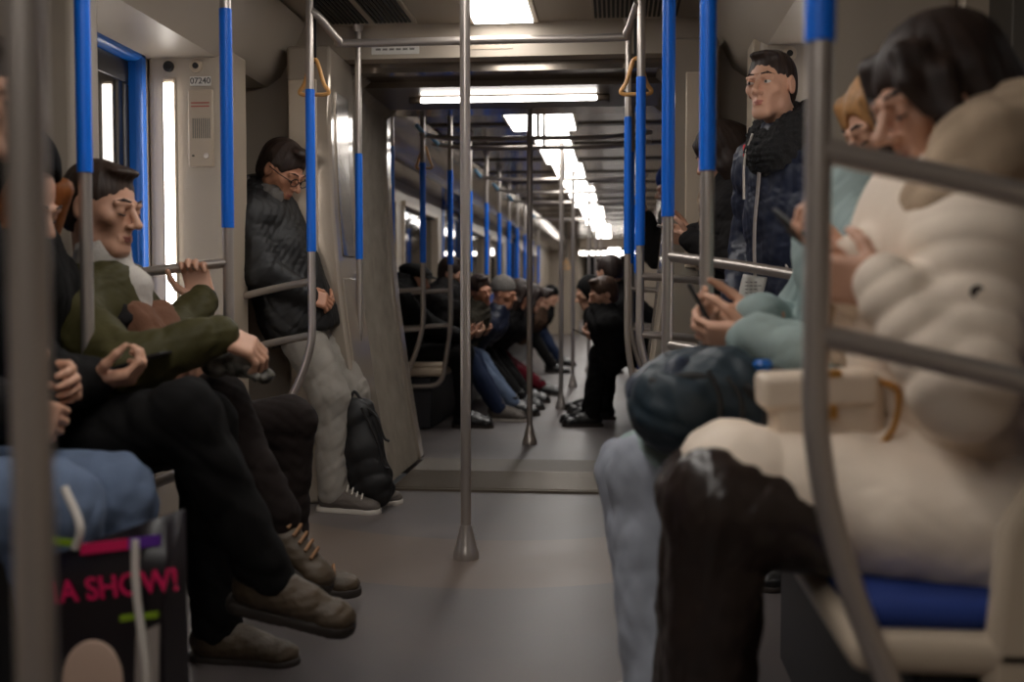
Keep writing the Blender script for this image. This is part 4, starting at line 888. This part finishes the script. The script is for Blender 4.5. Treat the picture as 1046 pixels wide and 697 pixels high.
# man in the olive jacket, last on the bench
O = person('young man in an olive jacket seated last on the left bench, gripping the rail', (-1.04, 2.80, .5), (1, 0), at(104, 213, 2.78), (.93, -.2, -.15),
    [at(207, 308, 3.17), at(222, 342, 2.58)], [at(292, 575, 3.1), at(282, 528, 2.72)], [(1, .2, 0), (.72, -.12, -.45)], OLIVE, DKBRN, SKIN, s=1.04, chest=(-.89, 2.81, .895), bulk=1.06, puff=(.005, .11), hem=.02, seed=81, hs=1.04, legb=1.02, collar=0,
    knees=[at(296, 432, 3.12), at(222, 412, 2.72)], elbows=[at(168, 350, 2.98), at(128, 376, 2.46)],
    hands=[dict(fd=(-.25, .1, .9), pn=(.25, -.95, .1), curl=.95), dict(fd=(.8, .3, -.35), pn=(0, .5, -.8), curl=.65)])
hair_short(O['t'], O['H'], O['HR'], mat('mid brown hair', (52, 36, 26), .58, 0, .35, 140, .3, 40, aniso=(1, 1, .12)), 1.04, .0, -.001, seed=82)
nb = O['nb']; S = SDF(.005); S.bone(nb - Z * .02, nb + (O['H'] - nb) * .5, .08, .072, .02); S.bone(nb + V(.075, 0, -.06), nb + V(.085, 0, .03), .05, .05, .03); S.wrinkle(.002, 50, 2); S.build('turtleneck', mat('white knit', (205, 198, 190), .95, 0, .5, 220), O['t'])
S = SDF(.006); S.bone(nb + V(.12, -.06, -.06), nb + V(.2, -.06, -.2), .05, .06, .03); S.bone(nb + V(.13, .05, -.06), nb + V(.24, .02, -.26), .05, .06, .03); S.wrinkle(.004, 30, 4); S.build('scarf', mat('rust brown scarf', (110, 74, 54), .9, 0, .5, 200), O['t'])
S = SDF(.006); S.bone(nb + V(-.03, -.1, .0), nb + V(.09, -.08, -.06), .05, .045, .03); S.bone(nb + V(-.03, .1, .0), nb + V(.09, .08, -.06), .05, .045, .03); S.bone(nb + V(-.06, -.08, .02), nb + V(-.06, .08, .02), .055, .055, .03); S.wrinkle(.005, 40, 4); S.build('collar', BLK2, O['t'])
shoe(O['t'], O['An'][1], (.78, -.15, -.42), BOOTM, SOLE, 1.06, .05, mat('tan laces', (150, 112, 80), .8), name='boot', up=(.3, 0, 1), shin=O['Kn'][1] - O['An'][1]); shoe(O['t'], O['An'][0], (1, .15, 0), BOOTM, SOLE, 1.06, .05, mat('tan laces', (150, 112, 80), .8), name='boot', shin=O['Kn'][0] - O['An'][0])
CAMO = mat('camouflage cloth', (52, 50, 44), .9, 0, .3, 120, 0, 28, col2=(150, 146, 138))
c = at(240, 372, 2.66); t = thing('knit_gloves', 'crumpled black and grey patterned gloves on the knee of the man in the olive jacket', 'gloves', c)
S = SDF(.005); S.bone(c + V(-.05, -.02, .0), c + V(.03, 0, .0), .03, .028, .02); S.bone(c + V(.03, 0, 0), c + V(.075, .01, -.03), .026, .02, .02)
for i in range(4): S.bone(c + V(.02, -.03 + .02 * i, .0), c + V(.07 + .01 * (i % 2), -.045 + .028 * i, -.03), .012, .009, .008)
S.wrinkle(.003, 40, 3); S.build('glove', CAMO, t)

# hooded passenger with ginger hair
Q = person('dark-hooded passenger with ginger hair between the jeans and the olive jacket, legs crossed', (-1.02, 2.40, .5), (1, 0), at(16, 206, 2.40), (.85, -.12, -.42),
    [at(112, 376, 2.5), at(92, 390, 2.30)], [at(222, 638, 2.68), at(272, 585, 2.46)], [(1, -.1, 0), (.94, .02, -.22)], BLK, BLK, SKIN, chest=(-.93, 2.40, .98), bulk=1.16, hem=.02, seed=91, legb=1.1,
    knees=[at(208, 432, 2.62), at(188, 424, 2.36)], elbows=[at(70, 378, 2.6), at(45, 392, 2.2)], hands=[dict(fd=(.9, -.1, .1), pn=(.0, -.3, .9), curl=.9), dict(fd=(.9, .2, .1), pn=(0, .3, .9), curl=.9)])
G = Q['G']; cap_hat(Q['t'], Q['H'] + V(-.01, 0, .03), Q['HR'], BLK, 1.12, hood=True, name='hood')
S = SDF(.006); S.bone(G(.07, .05, .06), G(.085, .05, -.08), .03, .028, .02); S.bone(G(-.07, .05, .06), G(-.085, .05, -.08), .03, .028, .02); S.strands(Q['H'], Q['HR'], .002, 22, 3); S.build('hair', HAIRG, Q['t'])
shoe(Q['t'], Q['An'][1], (.95, .03, -.2), BOOTM, SOLE, 1.1, .07, name='boot', up=(.1, -.2, 1), shin=Q['Kn'][1] - Q['An'][1]); shoe(Q['t'], Q['An'][0], (1, -.08, 0), BOOTM, SOLE, 1.06, .07, name='boot', shin=Q['Kn'][0] - Q['An'][0])
phone('dark phone held low by the hooded passenger with ginger hair', at(140, 370, 2.42), (.8, 0, .25), (-.3, 0, .9), BLKN)

# nearest passenger in jeans
J = person('passenger in blue jeans nearest on the left, face cut by the frame edge', (-1.02, 2.0, .53), (1, .05), at(-10, 100, 2.08), (.92, -.25, -.2),
    [at(44, 386, 2.2), at(12, 420, 2.0)], [(-.52, 2.12, .1), (-.5, 1.92, .1)], [(1, .1, 0), (1, -.1, 0)], BLK2, JEAN, SKIN, s=1.05, chest=(-.88, 2.0, 1.05), bulk=1.15, hem=.02, seed=101, legb=1.2,
    knees=[at(112, 508, 2.16), at(52, 520, 1.94)], elbows=[at(0, 385, 2.25), (-.82, 1.74, .83)])
hair_short(J['t'], J['H'], J['HR'], HAIRD, 1., seed=102)
for i in (0, 1): shoe(J['t'], J['An'][i], (1, .1 - .2 * i, 0), BLKSHOE, SOLE, 1.05, .03)
# shopping bag at their feet
c = at(122, 690, 1.76); c[2] = 0; t = thing('shopping_bag', 'black glossy shopping bag with pink lettering standing on the floor at bottom left', 'bag', c)
BAGM = mat('black glossy paper', (22, 16, 22), .35, 0, .1, 30); PINK = mat('hot pink print', (214, 24, 92), .45); PURP = mat('purple print', (92, 40, 150), .45); LIME = mat('lime print', (130, 160, 30), .45); FACEP = mat('pale face print', (196, 168, 150), .5); RIB = mat('white ribbon', (205, 198, 190), .7)
ang = -.12; Rb = Rcols((math.cos(ang), math.sin(ang), 0), (-math.sin(ang), math.cos(ang), 0), (0, 0, 1)); W2, D2, H2 = .108, .05, .54
pts = []; fs = []; nz = 6
for i in range(nz + 1):
    z = H2 * i / nz; q = 1 + .03 * math.sin(i * 1.7)
    for x, y in ((-W2, -D2), (-W2 * .3, -D2 * q - .004 * (i % 2)), (W2 * .4, -D2 * q), (W2, -D2), (W2, D2), (W2 * .3, D2), (-W2, D2)): pts.append(c + Rb @ V(x * (1 + .03 * (i / nz)), y * (1 - .35 * i / nz), z + (.04 * x / W2 if i == nz else 0)))
for i in range(nz):
    for j in range(7): fs.append((i * 7 + j, i * 7 + (j + 1) % 7, (i + 1) * 7 + (j + 1) % 7, (i + 1) * 7 + j))
fs.append(tuple(range(7))[::-1]); o = MB().add(pts, fs).build('bag_body', BAGM, t, smooth=50); o.modifiers.new('solid', 'SOLIDIFY').thickness = .003
B = lambda x, z, off=.006: c + Rb @ V(x, -D2 * (1 - .35 * z / H2) - off, z)
tl = Rb @ nrm(V(0, .04, 1)); xr = Rb @ nrm(V(1, 0, .16)); RT = Rcols(xr, np.cross(nrm(np.cross(xr, tl)) * -1, xr) * -1 if False else np.cross(np.cross(xr, tl), xr), np.cross(xr, tl))
text('lettering', 'LIA SHOW!', .053, PINK, t, B(.008, .455), RT, .0012)
def band(nm, m, x0, x1, z0, z1, sl=.16):
    b = MB(); v = [B(x0, z0 + sl * x0), B(x1, z0 + sl * x1), B(x1, z1 + sl * x1), B(x0, z1 + sl * x0)]; n_ = Rb @ V(0, .004, 0); b.add(v + [p + n_ for p in v], [(0, 1, 2, 3), (7, 6, 5, 4), (0, 4, 5, 1), (1, 5, 6, 2), (2, 6, 7, 3), (3, 7, 4, 0)]); b.build(nm, m, t)
band('pink_band', PINK, -.045, .045, .515, .533); band('purple_band', PURP, .045, .104, .515, .533); band('lime_band', LIME, -.104, -.045, .518, .53, -.05); band('lime_line', LIME, .03, .1, .395, .405)
S = SDF(.004); S.ell(B(-.02, .29, .003), (.06, .006, .08), None, .005); S.build('face_print', FACEP, t); 
b = MB(); b.add([B(.055, .12), B(.1, .12), B(.102, .4), B(.06, .38)] + [B(.055, .12, .003), B(.1, .12, .003), B(.102, .4, .003), B(.06, .38, .003)], [(0, 1, 2, 3), (7, 6, 5, 4)]); b.build('pale_print', mat('grey picture print', (150, 140, 134), .5), t)
for x0, x1 in ((-.05, -.02), (.06, .075)):
    b = MB(); b.tube(curve([B(x0, .52, .012), B(x0 + .01, .56, .014), B(x0 - .03, .62, .0)] if x0 < 0 else [B(x0, .54, .008), B(x0 + .004, .46, .012), B(x1 + .006, .34, .012), B(x1 + .008, .29, .01)], 6), [.007] * (13 if True else 0) if x0 < 0 else [.007] * 19, 6); b.build('ribbon', RIB, t)

# ---------------------------------------------------------------- second carriage passengers
def seated(label, px, py, d, sd, hf, jacket, pants, hairm=HAIRD, hat=None, seed=1, s=1., skin=SKIN, fx=.5, kz=None, lap=.62, shoe_m=BLKSHOE, hatm=BLK, jb=1.1, longh=False, tilt=0., hipx=1.04):
    h = at(px, py, d); e = bend(d); X = lambda x: sd * x + e; F = (-sd, 0); P = V(X(hipx), d + .05, .5); nbk = h - V(-sd * .09, 0, .245)
    ch = V(P[0] + (nbk[0] - P[0]) * .92, P[1] + (nbk[1] - P[1]) * .9, nbk[2] - .02); L = np.linalg.norm(ch - P); ch = P + (ch - P) / L * min(max(L, .44), .56)
    q = 1 if sd < 0 else -1            # which way the left hand lies along the carriage
    wr = [V(X(lap), d + .05 + .07 * q, .64), V(X(lap), d + .05 - .07 * q, .64)]; an = [V(X(fx), d + .05 + .1 * q, .095), V(X(fx - .03), d + .05 - .1 * q, .095)]
    r = person(label, P, F, h, hf, wr, an, [(-sd, .1 * q, 0), (-sd, -.1 * q, 0)], jacket, pants, skin, s=s, chest=ch, far=True, bulk=jb, hem=.02, seed=seed, tilt=tilt, hands=[dict(fd=(-sd, -.4 * q, .1), pn=(0, -.5 * q, .6), curl=.7), dict(fd=(-sd, .4 * q, .1), pn=(0, .5 * q, .6), curl=.7)])
    t = r['t']
    if hat == 'cap': cap_hat(t, h, r['HR'], hatm); hair_short(t, h, r['HR'], hairm, .96)
    elif hat == 'beanie': cap_hat(t, h, r['HR'], hatm, 1.02, beanie=True, name='beanie')
    elif hat == 'hood': cap_hat(t, h, r['HR'], hatm, 1., hood=True, name='hood')
    elif longh: hair_long(t, h, r['HR'], hairm, 1., [([r['G'](-.07, 0, -.05), r['G'](-.08, 0, -.25)], .04, .03), ([r['G'](.07, 0, -.05), r['G'](.08, 0, -.25)], .04, .03)], seed=seed)
    else: hair_short(t, h, r['HR'], hairm, 1.02, .006, .004, seed=seed)
    for i in (0, 1): shoe(t, r['An'][i], (-sd, .1 * q * (1 - 2 * i), 0), shoe_m, SOLE if shoe_m is not SNK else SOLEW, 1.04, .03)
    return r
seated('man in a black flat cap seated just past the gangway on the left', 424, 287, 7.6, -1, (.85, -.3, -.12), BLK, BLK, hat='cap', seed=1, skin=SKIN2, fx=.62)
seated('dark-haired passenger in a bulky charcoal jacket and dark jeans, next to the flat cap', 462, 280, 8.0, -1, (.9, -.2, -.2), BLK2, DJEAN, seed=2, jb=1.3, fx=.42, shoe_m=SNK)
seated('smiling man in a dark olive jacket and blue jeans leaning towards his neighbour', 491, 297, 8.4, -1, (.62, -.78, -.15), OLIVED, JEAN, seed=3, fx=.36, skin=SKIN2, tilt=-.2)
seated('passenger in a grey beanie and navy jacket on the left row', 515, 300, 8.85, -1, (.9, -.3, -.22), NAVY, BLK, hat='beanie', hatm=GREYK, seed=4, fx=.36, skin=SKIN2)
seated('dark-haired passenger in black beyond the grey beanie', 531, 301, 9.4, -1, (.9, -.2, -.4), BLK, BLK, seed=5, fx=.36, longh=True, skin=SKIN2)
seated('passenger in maroon trousers farther along the left row', 544, 305, 10.1, -1, (.9, -.2, -.3), BLK2, MAROON, seed=6, fx=.3, longh=True)
seated('passenger in a brown jacket seated after the doors on the far left', 556, 305, 12.9, -1, (.9, -.2, -.3), cloth('brown fabric', (70, 52, 40)), BLK, seed=7, fx=.4)
seated('passenger in black, last one visible on the far left row', 563, 303, 14.2, -1, (.9, -.2, -.3), BLK, DJEAN, hat='beanie', seed=8, fx=.4)
R1 = seated('brown-haired man hunched over a phone on the right past the gangway', 616, 301, 7.75, 1, (-.88, -.35, -.22), BLK, BLK, HAIRB, seed=9, fx=.32, lap=.36, shoe_m=BLKSHOE, hipx=.80)
phone('phone in the hands of the hunched brown-haired man', R1['Wr'][0] + V(-.12, .06, .02), (-.8, 0, .4), (.4, 0, .9), BLKN)
seated('black-hooded passenger seated beyond the hunched man on the right', 601, 300, 8.6, 1, (-.85, -.3, -.3), BLK, BLK, hat='hood', seed=10, fx=.3, lap=.4, hipx=.82)
seated('passenger in black seated after the doors on the far right', 612, 302, 13., 1, (-.9, -.2, -.3), BLK2, DJEAN, seed=12, fx=.4)
def standing(label, x, y, F, head, hf, jacket, pants, wr, seed, hat=None, hatm=BLK, skin=SKIN, hands=None):
    F = nrm(V(*F, 0)); Rt = V(F[1], -F[0], 0); P = V(x, y, .92)
    r = person(label, P, F, head, hf, wr, [P - Rt * .1 - V(0, 0, .83), P + Rt * .1 - V(0, 0, .83)], [F, F], jacket, pants, skin, chest=P + V(F[0] * .02, F[1] * .02, .47), far=True, bulk=1.1, hem=.1, seed=seed, hands=hands, knees=[P - Rt * .1 + F * .02 - V(0, 0, .43), P + Rt * .1 + F * .02 - V(0, 0, .43)])
    if hat: cap_hat(r['t'], r['H'], r['HR'], hatm, 1.02, beanie=True, name='beanie')
    else: hair_short(r['t'], r['H'], r['HR'], HAIRD, 1.02)
    for i in (0, 1): shoe(r['t'], r['An'][i], F, BLKSHOE, SOLE, 1.04, .04)
    return r
seated('bareheaded passenger in black squeezed between the hunched man and the black hood', 622, 278, 8.2, 1, (-.6, .6, -.2), BLK, BLK, seed=14, fx=.4, hipx=.86)
standing('passenger in a blue beanie standing just past the right portal, mostly hidden', .93, 6.72, (-1, -.1), V(.86, 6.7, 1.60), (-.9, -.2, -.3), BLK2, BLK, [(.70, 6.58, 1.40), (.75, 6.85, 1.22)], 15, hands=[dict(fd=(-.25, 0, .95), pn=(-.9, .3, -.2), curl=.7), None], hat=1, hatm=mat('blue knit', (30, 70, 150), .9, 0, .4, 200))
